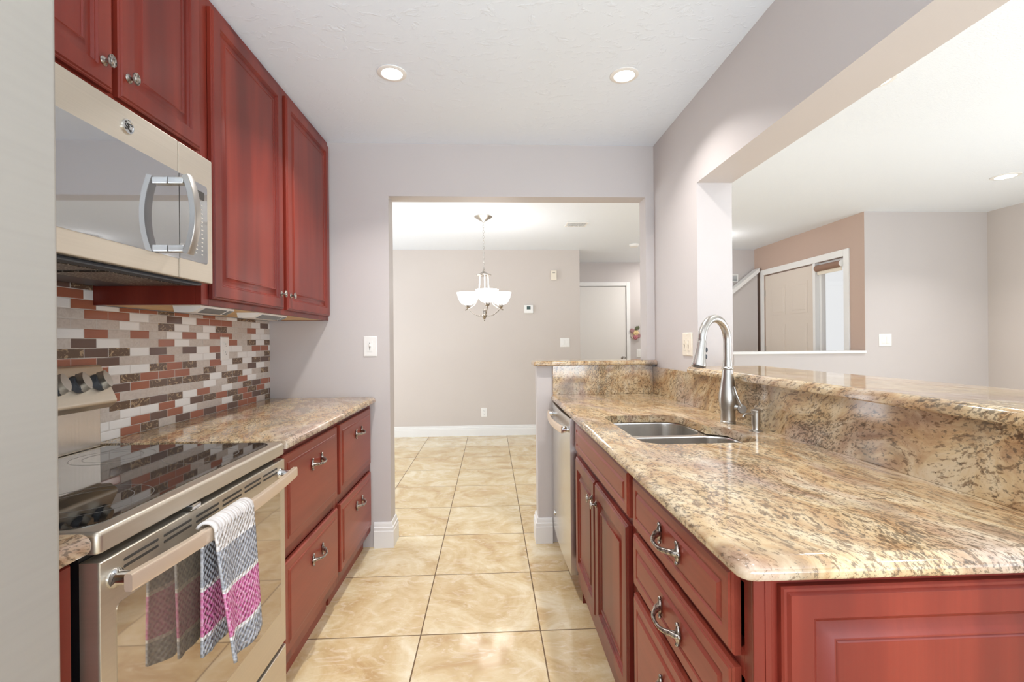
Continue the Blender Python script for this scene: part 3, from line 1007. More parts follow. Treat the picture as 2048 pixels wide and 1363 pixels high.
# ------------------------------------------------------------------ dish towel over the oven handle
def dish_towel():
    xb, xfr = -0.668, -0.627      # behind / before the bar
    zc, ztop = 0.806, 0.8285
    nU, L = 30, 0.318
    path = []
    n = 40
    for i in range(n + 1):        # back, bottom to top
        path.append((xb, zc + 0.008 - L * 0.95 * (1 - i / n), -1, 0.95 * (1 - i / n)))
    m = 12
    cx = (xb + xfr) / 2
    for i in range(1, m):
        a = PI - PI * i / m
        path.append((cx + (xfr - xb) / 2 * math.cos(a), zc + 0.008 + 0.018 * math.sin(a), 0, 0.0))
    for i in range(n + 1):
        path.append((xfr, zc + 0.008 - L * i / n, 1, i / n))
    bm = nb()
    uvl = bm.loops.layers.uv.new('UVMap')
    rows = []
    for x, z, side, dn in path:
        row = []
        for j in range(nU + 1):
            u = j / nU
            yl = 1.088 + 0.026 * dn ** 1.3
            yr = 1.256 + 0.009 * dn - 0.004 * math.sin(dn * PI)
            if side < 0:
                yl = 1.108 + 0.004 * dn
                yr = 1.262 + 0.004 * dn
            y = yl + (yr - yl) * u
            wave = 0.010 * dn ** 0.8 * math.sin(u * PI * 2.6 + 0.4 + dn) + 0.004 * dn * math.sin(u * 11 + 2)
            dx = wave if side >= 0 else -abs(wave) * 0.4
            if side > 0:
                dx += 0.014 * dn
            dz = -0.012 * math.sin(u * PI) * dn if side > 0 else 0
            row.append((bm.verts.new((x + dx, y, z + dz)), u, 1 - dn))
        rows.append(row)
    for r0, r1 in zip(rows, rows[1:]):
        for j in range(nU):
            q = (r0[j], r0[j + 1], r1[j + 1], r1[j])
            f = bm.faces.new([a[0] for a in q])
            for lp, a in zip(f.loops, q):
                lp[uvl].uv = (a[1], a[2])
    o = build('dish_towel', bm, 'towel', None, 180, None, False)
    md = o.modifiers.new('thick', 'SOLIDIFY'); md.thickness = 0.006; md.offset = 0.0
    tag(o, 'grey and magenta striped waffle-knit hand towel hanging over the oven handle', 'towel')
dish_towel()

# ------------------------------------------------------------------ left base cabinets
XDR_ = -0.711
def base_left(y0, y1, d0, d1, label):
    t = thing('base_cabinet', (-1.02, (y0 + y1) / 2, 0), label, 'cabinet')
    bm = nb()
    box(bm, XL + 0.001, -0.752, y0, y0 + 0.016, 0.1, 0.877); box(bm, XL + 0.001, -0.752, y1 - 0.016, y1, 0.1, 0.877)
    box(bm, XL + 0.001, -0.791, y0, y0 + 0.016, 0.0, 0.1); box(bm, XL + 0.001, -0.791, y1 - 0.016, y1, 0.0, 0.1)
    box(bm, XL + 0.001, XL + 0.01, y0 + 0.016, y1 - 0.016, 0.1, 0.877); box(bm, XL + 0.01, -0.752, y0 + 0.016, y1 - 0.016, 0.10, 0.116)
    build('carcass', bm, 'cherry', t)
    bm = nb()
    for a, b, c, d in ((y0, y0 + 0.035, 0.10, 0.877), (y1 - 0.035, y1, 0.10, 0.877), (y0 + 0.035, y1 - 0.035, 0.842, 0.877), (y0 + 0.035, y1 - 0.035, 0.475, 0.515), (y0 + 0.035, y1 - 0.035, 0.10, 0.16)):
        box(bm, -0.752, -0.733, a, b, c, d, 0.001)
    build('face_frame', bm, 'cherry', t)
    bm = nb(); box(bm, -0.79, -0.775, y0 + 0.016, y1 - 0.016, 0.0, 0.0995); build('toe_kick', bm, 'cherry_h_lit', t)
    for z0, z1, pz in ((0.521, 0.848, 0.757), (0.153, 0.472, 0.380)):
        bm = nb(); panel(bm, (-0.7325, d0, z0), Y_, Z_, X_, d1 - d0, z1 - z0, DRAW_PROF)
        d = build('drawer', bm, 'cherry_h_lit', t)
        pull(d, (-0.7115, (d0 + d1) / 2 + 0.01, pz), Y_, X_)
base_left(1.620, 2.2245, 1.643, 2.205, 'cherry two-drawer base cabinet beside the range')
base_left(2.2255, 2.8585, 2.246, 2.808, 'cherry two-drawer base cabinet against the back wall')
# narrow filler cabinet between fridge and range
t = thing('base_cabinet', (-1.02, 0.786, 0), 'narrow red cherry base cabinet squeezed between refrigerator and range', 'cabinet')
bm = nb(); box(bm, XL + 0.001, -0.752, 0.716, 0.8575, 0.0, 0.877); build('carcass', bm, 'cherry', t)
bm = nb(); panel(bm, (-0.7515, 0.722, 0.12), Y_, Z_, X_, 0.130, 0.735, [(0, 0), (0, 0.012), (0.003, 0.016), (0.03, 0.016), (0.034, 0.012), (0.04, 0.016)]); d = build('door', bm, 'cherry', t)
knob(d, (-0.7355, 0.742, 0.80), X_)

# counters
bm = nb(); slab(bm, lambda d: srect(XL + 0.001, -0.692, 1.6205, 2.8590, (0.001, 0.006, 0.03, 0.001), (0, 1, 0.2, 0.3), d), 0.878, 0.908)
tag(build('countertop', bm, 'granite'), 'granite countertop right of the range under the tall wall cabinet', 'countertop')
bm = nb(); slab(bm, lambda d: srect(XL + 0.001, -0.692, 0.714, 0.8585, (0.001, 0.006, 0.03, 0.001), (0, 1, 0, 0.6), d), 0.878, 0.908)
tag(build('countertop', bm, 'granite'), 'small cream granite counter end between refrigerator and range', 'countertop')
# mosaic
bm = nb(); box(bm, XL + 0.0005, XL + 0.009, 0.714, 2.8595, 0.9085, 1.369); box(bm, XL + 0.0005, XL + 0.009, 0.862, 1.6185, 1.369, 1.4355)
tag(build('tile_backsplash', bm, 'mosaic', None, 0), 'brown, white and beige mosaic tile backsplash behind the range and counter', 'backsplash')

# refrigerator (only its front edge shows at the left)
t = thing('refrigerator', (-0.97, 0.25, 0), 'grey steel refrigerator cropped at the left edge beside the range', 'refrigerator')
bm = nb(); box(bm, XL + 0.02, -0.70, -0.20, 0.702, 0.02, 1.76, 0.006); build('body', bm, 'fridge', t)
bm = nb(); box(bm, -0.695, -0.620, -0.20, 0.705, 0.70, 1.765, 0.010, 3); d = build('door', bm, 'fridge', t)
bm = nb(); tube(bm, [(-0.61, -0.14, 0.85), (-0.57, -0.14, 0.90), (-0.57, -0.14, 1.50), (-0.61, -0.14, 1.55)], 0.012, 12); build('handle', bm, 'steel', d)
bm = nb(); box(bm, -0.695, -0.620, -0.20, 0.705, 0.06, 0.69, 0.010, 3); d = build('freezer_drawer', bm, 'fridge', t)
bm = nb(); tube(bm, [(-0.61, -0.10, 0.62), (-0.57, -0.06, 0.62), (-0.57, 0.56, 0.62), (-0.61, 0.60, 0.62)], 0.012, 12); build('handle', bm, 'steel', d)

# ------------------------------------------------------------------ peninsula
XPD = 0.385    # face of doors and drawers
XPF = 0.4045   # face frame plane
def frame_right(bm, y0, y1, bars, w=0.03):
    box(bm, XPF, XPF + 0.019, y0, y0 + w, 0.10, 0.877, 0.001)
    box(bm, XPF, XPF + 0.019, y1 - w, y1, 0.10, 0.877, 0.001)
    for a, b in bars:
        box(bm, XPF, XPF + 0.019, y0 + w, y1 - w, a, b, 0.001)

# dishwasher
t = thing('dishwasher', (0.68, 2.51, 0), 'stainless dishwasher with curved bar handle at the far end of the peninsula', 'dishwasher')
bm = nb(); box(bm, 0.415, 0.98, 2.205, 2.815, 0.10, 0.872); build('tub', bm, 'darkgrey', t)
bm = nb()
pts = []
for i in range(9):            # gently bowed door skin
    s = i / 8
    pts.append((2.203 + 0.614 * s, 0.372 - 0.008 * (1 - (2 * s - 1) ** 2)))
pts += [(2.817, 0.413), (2.203, 0.413)]
extrude_poly(bm, pts, lambda u, v, q: Vector((v, u, q)), 0.125, 0.868)
d = build('door', bm, 'steel', t, 25)
bm = nb()
path = []
for i in range(21):
    s = i / 20 * 2 - 1
    path.append((0.342 - 0.022 * (1 - s * s), 2.51 + s * 0.262, 0.806))
sweep_rect(bm, path, 0.034, 0.012, X_); hb = build('handle', bm, 'handle_champagne', d)
for yy in (2.262, 2.758):
    bm = nb(); lathe(bm, (0.3755, yy, 0.806), -X_, [(0.013, 0.0), (0.013, 0.010), (0.017, 0.014), (0.017, 0.034)], 16)
    build('handle_mount', bm, 'chrome', hb)
bm = nb(); lathe(bm, (0.3665, 2.72, 0.235), -X_, [(0.017, 0.0), (0.017, 0.004), (0.012, 0.006), (0.0, 0.006)], 20); build('badge', bm, 'chrome', d)
bm = nb(); box(bm, 0.45, 0.47, 2.205, 2.815, 0.0, 0.098); build('toe_panel', bm, 'cherry_h_lit', t)

# sink base cabinet
t = thing('sink_cabinet', (0.70, 1.74, 0), 'cherry sink base cabinet with two doors beside the dishwasher', 'cabinet')
SY_0, SY_1 = 1.300, 2.200
bm = nb()
box(bm, XPF + 0.019, 0.99, SY_0, SY_0 + 0.016, 0.0, 0.877); box(bm, XPF + 0.019, 0.99, SY_1 - 0.016, SY_1, 0.0, 0.877)
box(bm, 0.98, 0.99, SY_0 + 0.016, SY_1 - 0.016, 0.10, 0.877); box(bm, XPF + 0.019, 0.98, SY_0 + 0.016, SY_1 - 0.016, 0.10, 0.116)
build('carcass', bm, 'cherry', t)
bm = nb(); frame_right(bm, SY_0, SY_1, ((0.845, 0.877), (0.69, 0.735), (0.10, 0.20))); box(bm, XPF, XPF + 0.019, 1.73, 1.775, 0.2, 0.69); build('face_frame', bm, 'cherry', t)
bm = nb(); box(bm, 0.47, 0.485, SY_0 + 0.016, SY_1 - 0.016, 0.0, 0.0995); build('toe_kick', bm, 'cherry_h_lit', t)
bm = nb(); panel(bm, (XPF - 0.0005, 2.150, 0.728), -Y_, Z_, -X_, 2.150 - 1.322, 0.862 - 0.728, DRAW_PROF_R); build('false_drawer_front', bm, 'cherry_h_lit', t)
for a, b, ky in ((2.145, 1.757, 1.785), (1.745, 1.330, 1.716)):
    bm = nb(); panel(bm, (XPF - 0.0005, a, 0.185), -Y_, Z_, -X_, a - b, 0.703 - 0.185, DOOR_PROF); d = build('door', bm, 'cherry', t)
    knob(d, (XPD + 0.0005, ky, 0.630), -X_)

# drawer stack with panelled end
t = thing('drawer_cabinet', (0.70, 1.0, 0), 'cherry three-drawer base cabinet with raised end panel at the near end of the peninsula', 'cabinet')
bm = nb()
box(bm, XPF + 0.019, 0.99, 0.706, 0.722, 0.0, 0.877); box(bm, XPF + 0.019, 0.99, 1.282, 1.298, 0.0, 0.877)
box(bm, 0.98, 0.99, 0.722, 1.282, 0.1, 0.877); box(bm, XPF + 0.019, 0.98, 0.722, 1.282, 0.10, 0.116)
build('carcass', bm, 'cherry', t)
bm = nb(); frame_right(bm, 0.706, 1.298, ((0.845, 0.877), (0.69, 0.735), (0.525, 0.575), (0.10, 0.15))); build('face_frame', bm, 'cherry', t)
bm = nb(); box(bm, 0.47, 0.485, 0.722, 1.282, 0.0, 0.0995); build('toe_kick', bm, 'cherry_h_lit', t)
for z0, z1, pz in ((0.722, 0.862, 0.797), (0.563, 0.703, 0.628), (0.150, 0.540, 0.450)):
    bm = nb(); panel(bm, (XPF - 0.0005, 1.278, z0), -Y_, Z_, -X_, 1.278 - 0.745, z1 - z0, DRAW_PROF_R)
    d = build('drawer', bm, 'cherry_h_lit', t)
    pull(d, (XPD + 0.0005, 1.000, pz), -Y_, -X_)
bm = nb()
box(bm, XPF + 0.0005, 0.990, 0.700, 0.7058, 0.0, 0.877)
box(bm, XPF - 0.006, XPF + 0.0235, 0.6985, 0.7055, 0.0, 0.877, 0.002); box(bm, XPF + 0.012, XPF + 0.0145, 0.697, 0.699, 0.0, 0.877)
panel(bm, (0.4365, 0.7000, 0.105), X_, Z_, -Y_, 0.545, 0.862 - 0.105, END_PROF)
build('end_panel', bm, 'cherry', t)

# granite counter with sink cut-out
hole = round_poly([(0.482, 1.452, 0.08), (0.872, 1.452, 0.07), (0.872, 1.700, 0.035), (0.815, 1.740, 0.02), (0.808, 2.015, 0.08), (0.482, 2.015, 0.05)], 8)
bm = nb(); slab(bm, lambda d: srect(0.366, 1.0192, 0.672, 2.8590, (0.028, 0.002, 0.002, 0.02), (1, 0, 1, 0), d), 0.878, 0.908, hole,
   [(0.004, 0.878), (0.0, 0.883), (0.0, 0.893), (0.004, 0.899), (0.011, 0.9045), (0.022, 0.908)])
tag(build('countertop', bm, 'granite'), 'long granite peninsula countertop with the double sink cut into it', 'countertop')
# granite splash boards
bm = nb(); box(bm, 0.9980, XR - 0.0003, 0.742, 2.838, 0.9083, 1.0730, 0.001)
tag(build('granite_backsplash', bm, 'granite'), 'long granite backsplash board between peninsula counter and raised bar', 'backsplash')
bm = nb(); box(bm, 0.378, 0.9975, 2.8386, YB - 0.0003, 0.9083, 1.0850, 0.001)
tag(build('granite_backsplash', bm, 'granite'), 'short granite backsplash board at the far end behind the sink counter', 'backsplash')
# raised bar and half wall cap
bm = nb(); slab(bm, lambda d: srect(0.962, 1.345, 0.66, YJ - 0.0005, (0.02, 0.03, 0.002, 0.002), (1, 1, 1, 0), d), 1.0740, 1.1045)
tag(build('bar_top', bm, 'granite'), 'raised granite bar top running through the pass-through opening', 'countertop')
bm = nb(); slab(bm, lambda d: srect(0.258, XR - 0.0005, 2.818, 3.02, (0.012, 0.002, 0.002, 0.02), (1, 0, 1, 1), d), 1.0862, 1.1135)
o = build('countertop', bm, 'granite'); tag(o, 'granite cap on the half wall in front of the dining room', 'countertop')

# sink
def bowl(bm, x0, x1, y0, y1, r, ztop, depth):
    prof = [(-0.0, ztop), (0.004, ztop - 0.006), (0.008, ztop - depth * 0.6), (0.014, ztop - depth + 0.03), (0.028, ztop - depth + 0.008), (0.05, ztop - depth)]
    loops = [[bm.verts.new((x, y, z)) for x, y in rrect(x0, x1, y0, y1, (r,) * 4, d, 6)] for d, z in prof]
    n = len(loops[0])
    for a, b in zip(loops, loops[1:]):
        for i in range(n):
            bm.faces.new((a[i], a[(i + 1) % n], b[(i + 1) % n], b[i]))
    bm.faces.new(loops[-1])
    return loops[0]
t = thing('sink', (0.66, 1.73, 0.68), 'stainless undermount double-bowl sink in the peninsula counter', 'sink')
bm = nb()
l1 = bowl(bm, 0.476, 0.880, 1.446, 1.716, 0.085, 0.8745, 0.19)
l2 = bowl(bm, 0.476, 0.815, 1.744, 2.021, 0.075, 0.8745, 0.17)
fo = round_poly([(0.455, 1.425, 0.10), (0.900, 1.425, 0.09), (0.900, 1.722, 0.03), (0.835, 1.755, 0.02), (0.835, 2.042, 0.09), (0.455, 2.042, 0.06)], 8)
fl = [bm.verts.new((x, y, 0.8745)) for x, y in fo]
ft = [bm.verts.new((x, y, 0.8775)) for x, y in fo]
ed = [bm.edges.new((fl[i], fl[(i + 1) % len(fl)])) for i in range(len(fl))]
for L in (l1, l2):
    for i in range(len(L)):
        ed.append(bm.edges.get((L[i], L[(i + 1) % len(L)])))
bmesh.ops.triangle_fill(bm, edges=ed, use_beauty=True)
build('basin', bm, 'steel', t, 50)
bm = nb()
bm.free()
for cx, cy, z in ((0.69, 1.58, 0.6847), (0.65, 1.89, 0.7047)):
    bm = nb(); lathe(bm, (cx, cy, z), Z_, [(0.055, 0.0), (0.055, 0.002), (0.045, 0.003), (0.040, 0.0005), (0.0, 0.0005)], 28); build('drain', bm, 'chrome', t)

# faucet
t = thing('faucet', (0.931, 1.80, 0.908), 'brushed nickel pull-down gooseneck faucet behind the sink', 'faucet')
bm = nb()
lathe(bm, (0.931, 1.80, 0.908), Z_, [(0.0, 0), (0.028, 0.0), (0.029, 0.006), (0.0265, 0.010), (0.0275, 0.014), (0.0270, 0.045), (0.031, 0.065), (0.0345, 0.090), (0.033, 0.115), (0.027, 0.150), (0.0215, 0.185), (0.019, 0.212)], 32)
build('body', bm, 'nickel', t)
dr = Vector((-0.82, -0.57, 0)).normalized()
base = Vector((0.931, 1.80, 0))
bm = nb()
lathe(bm, (0.931, 1.80, 1.120), Z_, [(0.019, -0.002), (0.0225, 0.001), (0.0225, 0.005), (0.0175, 0.009), (0.0165, 0.035)], 28)
path = []
Rg = 0.092
zc = 1.228
path += [base + Z_ * z for z in (1.125, 1.16, 1.20)]
for i in range(0, 25):
    a = PI - (PI * 1.00) * i / 24
    path.append(base + dr * (Rg + Rg * math.cos(a)) + Z_ * (zc + Rg * 0.96 * math.sin(a)))
tube(bm, path, 0.0148, 20)
build('spout', bm, 'nickel', t)
tip = path[-1]
ax = (Vector((0, 0, -1)) + dr * 0.26).normalized()
bm = nb()
lathe(bm, tip, ax, [(0.0150, -0.004), (0.0155, 0.0), (0.0165, 0.006), (0.0190, 0.040), (0.0235, 0.075), (0.0260, 0.086), (0.0255, 0.092), (0.021, 0.094)], 28)
sh = build('spray_head', bm, 'nickel', t)
bm = nb(); lathe(bm, tip, ax, [(0.0205, 0.0925), (0.0205, 0.0950), (0.015, 0.0955), (0, 0.0955)], 24); build('spray_face', bm, 'darkgrey', sh)
side = (Vector((1, -0.35, 0))).normalized()
for h in (0.030, 0.056):
    bm = nb(); blob(bm, tip + ax * h + side * (0.0185 + h * 0.05), 0.0045, 0.0045, 0.009, 10, 8)
    build('spray_button', bm, 'darkgrey', sh)
bm = nb()
pv = base + Z_ * 0.975
dc = base + Vector((0.036, -0.036, 0.967))
hd = Vector((-0.05, -0.93, 0.30)).normalized()
tube(bm, [pv + Vector((0.012, -0.016, 0)), pv + Vector((0.034, -0.030, -0.004))], [0.013, 0.012], 16)
lathe(bm, dc, hd, [(0, -0.006), (0.016, -0.005), (0.0180, 0.0), (0.0170, 0.005), (0.0, 0.0062)], 28)
tube(bm, [dc + Vector((-0.004, 0, 0.010)), dc + Vector((-0.013, -0.001, 0.032)), dc + Vector((-0.023, 0.001, 0.058)), dc + Vector((-0.027, 0.004, 0.080)), dc + Vector((-0.026, 0.006, 0.086))], [0.009, 0.006, 0.0065, 0.0055, 0.003], 12, (1, 0.6))
build('lever', bm, 'nickel', t)
# soap dispenser
t = thing('soap_dispenser', (0.945, 1.63, 0.908), 'short nickel soap dispenser right of the faucet', 'soap dispenser')
bm = nb(); lathe(bm, (0.945, 1.63, 0.908), Z_, [(0.0, 0), (0.0235, 0.0), (0.0235, 0.002), (0.014, 0.005), (0.0125, 0.012), (0.0145, 0.030), (0.0150, 0.066), (0.0165, 0.070), (0.0165, 0.075), (0.012, 0.078), (0, 0.079)], 28); build('pump_body', bm, 'nickel', t)
bm = nb(); tube(bm, [(0.934, 1.628, 0.966), (0.918, 1.626, 0.971), (0.902, 1.624, 0.970), (0.893, 1.623, 0.960)], [0.005, 0.0045, 0.004, 0.0042], 12); build('nozzle', bm, 'nickel', t)

# ------------------------------------------------------------------ wall plates
def plate_frame(bm, c, U, N, w, h, t=0.006):
    c, U, N = Vector(c), Vector(U), Vector(N)
    panel(bm, c - U * w / 2 - Z_ * h / 2 + N * 0.0002, U, Z_, N, w, h, [(0, 0), (0, t * 0.5), (0.004, t), (0.006, t)])
def wall_plate(name, c, U, N, kind, label, cat, w=0.07, h=0.115, mat='plate', gangs=1):
    c, U, N = Vector(c), Vector(U), Vector(N)
    t = thing(name, c - Z_ * h / 2, label, cat)
    bm = nb(); plate_frame(bm, c, U, N, w, h); build('cover_plate', bm, mat, t)
    gw = 0.046
    for g in range(gangs):
        cc = c + U * ((g - (gangs - 1) / 2) * gw) + N * 0.0062
        if kind == 'rocker':
            bm = nb(); panel(bm, cc - U * 0.016 - Z_ * 0.033, U, Z_, N, 0.032, 0.066, [(0, -0.001), (0, 0.002), (0.002, 0.004), (0.012, 0.0035)]); build('rocker', bm, mat, t)
        elif kind == 'dimmer':
            bm = nb(); panel(bm, cc - U * 0.016 - Z_ * 0.033, U, Z_, N, 0.032, 0.066, [(0, -0.001), (0, 0.0015), (0.002, 0.002)]); r = build('rocker', bm, mat, t)
            bm = nb(); panel(bm, cc - U * 0.004 - Z_ * 0.022, U, Z_, N, 0.003, 0.044, [(0, 0.001), (0, 0.0024)]); build('slide_track', bm, 'slot', r, 0)
            bm = nb(); panel(bm, cc - U * 0.006 - Z_ * 0.002, U, Z_, N, 0.012, 0.016, [(0, 0.001), (0, 0.007), (0.002, 0.009)]); build('slider', bm, mat, r)
        else:
            for dz in (0.020, -0.020):
                bm = nb(); panel(bm, cc - U * 0.016 + Z_ * (dz - 0.014), U, Z_, N, 0.032, 0.028, [(0, -0.001), (0, 0.0015), (0.003, 0.0025)]); s = build('socket', bm, mat, t)
                bm = nb()
                for du in (-0.007, 0.005):
                    panel(bm, cc + U * du + Z_ * (dz - 0.002), U, Z_, N, 0.0022, 0.009, [(0, 0.002), (0, 0.0028)])
                panel(bm, cc - U * 0.002 + Z_ * (dz - 0.010), U, Z_, N, 0.004, 0.004, [(0, 0.002), (0, 0.0028)])
                build('slots', bm, 'slot', s, 0)
    for dz in (h / 2 - 0.010, -h / 2 + 0.010):
        bm = nb(); lathe(bm, c + Z_ * dz + N * 0.0055, N, [(0.003, 0), (0.003, 0.0014), (0, 0.0016)], 10)
        build('screw', bm, mat, t)
wall_plate('outlet', (XL + 0.009, 2.383, 1.213), Y_, X_, 'outlet', 'white double outlet set in the mosaic tile', 'outlet')
wall_plate('light_switch', (-0.726, YB, 1.213), X_, -Y_, 'dimmer', 'white slide dimmer switch on the back wall left of the doorway', 'switch', 0.078, 0.122)
wall_plate('light_switch', (XR, 2.374, 1.213), -Y_, -X_, 'dimmer', 'ivory two-gang switch plate on the pillar behind the faucet', 'switch', 0.116, 0.120, 'ivory', 2)
wall_plate('light_switch', (0.983, YD, 1.212), X_, -Y_, 'rocker', 'white two-gang switch plate on the dining room wall below the thermostat', 'switch', 0.125, 0.120, 'plate', 2)
wall_plate('light_switch', (3.76, YL, 1.215), X_, -Y_, 'rocker', 'white two-gang switch plate on the grey living room wall', 'switch', 0.125, 0.120, 'plate', 2)
wall_plate('light_switch', (2.31, YE, 1.03), X_, -Y_, 'rocker', 'white switch plate beside the hall door, half hidden by the doorway edge', 'switch', 0.09, 0.13)
wall_plate('outlet', (-0.092, YD, 0.305), X_, -Y_, 'outlet', 'white outlet low on the dining room wall above the baseboard', 'outlet', 0.078, 0.118)

t = thing('thermostat', (0.503, YD, 1.602), 'white thermostat with a small grey screen on the dining room wall', 'thermostat')
bm = nb(); box(bm, 0.444, 0.562, YD - 0.026, YD - 0.0002, 1.602, 1.708, 0.005); build('case', bm, 'plate', t)
bm = nb(); box(bm, 0.478, 0.528, YD - 0.0275, YD - 0.0255, 1.650, 1.692); build('screen', bm, 'lcd', t, 0)
t = thing('door_chime', (0.838, YD, 2.037), 'small cream door chime box high on the dining room wall', 'door chime')
bm = nb(); box(bm, 0.802, 0.876, YD - 0.035, YD - 0.0002, 2.037, 2.160, 0.004); build('case', bm, 'ivory', t)
bm = nb(); box(bm, 0.822, 0.856, YD - 0.0365, YD - 0.0345, 2.125, 2.128); box(bm, 0.822, 0.856, YD - 0.0365, YD - 0.0345, 2.134, 2.137); build('sound_slots', bm, 'slot', t, 0)

# ceiling vent over the dining room, wall vent above the stairs
t = thing('ceiling_vent', (0.90, 4.79, H - 0.012), 'white louvred air vent in the dining room ceiling', 'vent')
bm = nb()
x0, x1, y0, y1 = 0.785, 1.005, 4.70, 4.88
for a in ((x0, x1, y0, y0 + 0.018), (x0, x1, y1 - 0.018, y1), (x0, x0 + 0.018, y0 + 0.018, y1 - 0.018), (x1 - 0.018, x1, y0 + 0.018, y1 - 0.018)):
    box(bm, *a, H - 0.010, H - 0.0003, 0.002)
build('frame', bm, 'plate', t)
bm = nb()
for k in range(8):
    x = x0 + 0.028 + k * 0.0235
    A = [(x, y0 + 0.018, H - 0.002), (x, y1 - 0.018, H - 0.002), (x + 0.014, y1 - 0.018, H - 0.011), (x + 0.014, y0 + 0.018, H - 0.011)]
    v0 = [bm.verts.new(p) for p in A]; v1 = [bm.verts.new((p[0] + 0.002, p[1], p[2] + 0.0015)) for p in A]
    bm.faces.new(v0); bm.faces.new(v1)
    for i in range(4):
        bm.faces.new((v0[i], v0[(i + 1) % 4], v1[(i + 1) % 4], v1[i]))
build('louvre', bm, 'louvre', t, 0)
t = thing('wall_vent', (3.275, YD, 2.005), 'small white louvred vent on the wall above the stair guard', 'vent')
bm = nb(); panel(bm, (3.212, YD - 0.0002, 2.003), X_, Z_, -Y_, 0.125, 0.105, [(0, 0), (0, 0.006), (0.008, 0.007), (0.012, 0.002)]); build('frame', bm, 'plate', t)
bm = nb()
for k in range(5):
    box(bm, 3.226, 3.322, YD - 0.0065, YD - 0.0015, 2.020 + k * 0.0155, 2.027 + k * 0.0155)
build('louvre', bm, 'lens_grey', t, 0)
t = thing('smoke_detector', (1.811, 5.80, H - 0.035), 'small round white smoke detector on the ceiling near the hall', 'smoke detector')
bm = nb(); lathe(bm, (1.811, 5.80, H - 0.0003), -Z_, [(0.06, 0), (0.062, 0.010), (0.056, 0.026), (0.045, 0.033), (0, 0.034)], 28); build('case', bm, 'plate', t)

# ------------------------------------------------------------------ lamps
def can_light(x, y, label, power, r=0.064, spread=2.1):
    t = thing('recessed_light', (x, y, H - 0.012), label, 'ceiling light', 'recessed ceiling lights')
    bm = nb()
    lathe(bm, (x, y, H - 0.0003), -Z_, [(r * 0.70, -0.0), (r, 0.0), (r, 0.003), (r * 0.80, 0.007), (r * 0.72, 0.005), (r * 0.70, 0.0)], 40, cap=False)
    build('trim_ring', bm, 'plate', t)
    bm = nb(); lathe(bm, (x, y, H - 0.0003), -Z_, [(r * 0.71, 0.001), (r * 0.70, 0.004), (r * 0.4, 0.006), (0, 0.0065)], 32); build('lens', bm, 'lamp', t)
    area('downlight', (x, y, H - 0.014), (0, 0, -1), r * 1.3, 0, power, WARM, spread, 'DISK')
can_light(-0.43, 2.112, 'recessed ceiling light over the left kitchen counter', 8)
can_light(0.617, 2.097, 'recessed ceiling light over the kitchen sink', 6)
can_light(3.87, 3.332, 'recessed ceiling light in the living room at the right edge', 7, 0.085)
can_light(1.815, 2.105, 'recessed living room light half hidden by the beam', 6, 0.075)
for x, y, pw in ((-0.43, 0.25, 6), (0.617, 0.25, 3)):
    area('downlight', (x, y, H - 0.014), (0, 0, -1), 0.08, 0, pw, WARM, 2.1, 'DISK')
for x, y in ((1.95, 0.2), (3.87, 0.2)):
    area('downlight', (x, y, H - 0.014), (0, 0, -1), 0.10, 0, 5, WARM, 2.1, 'DISK')

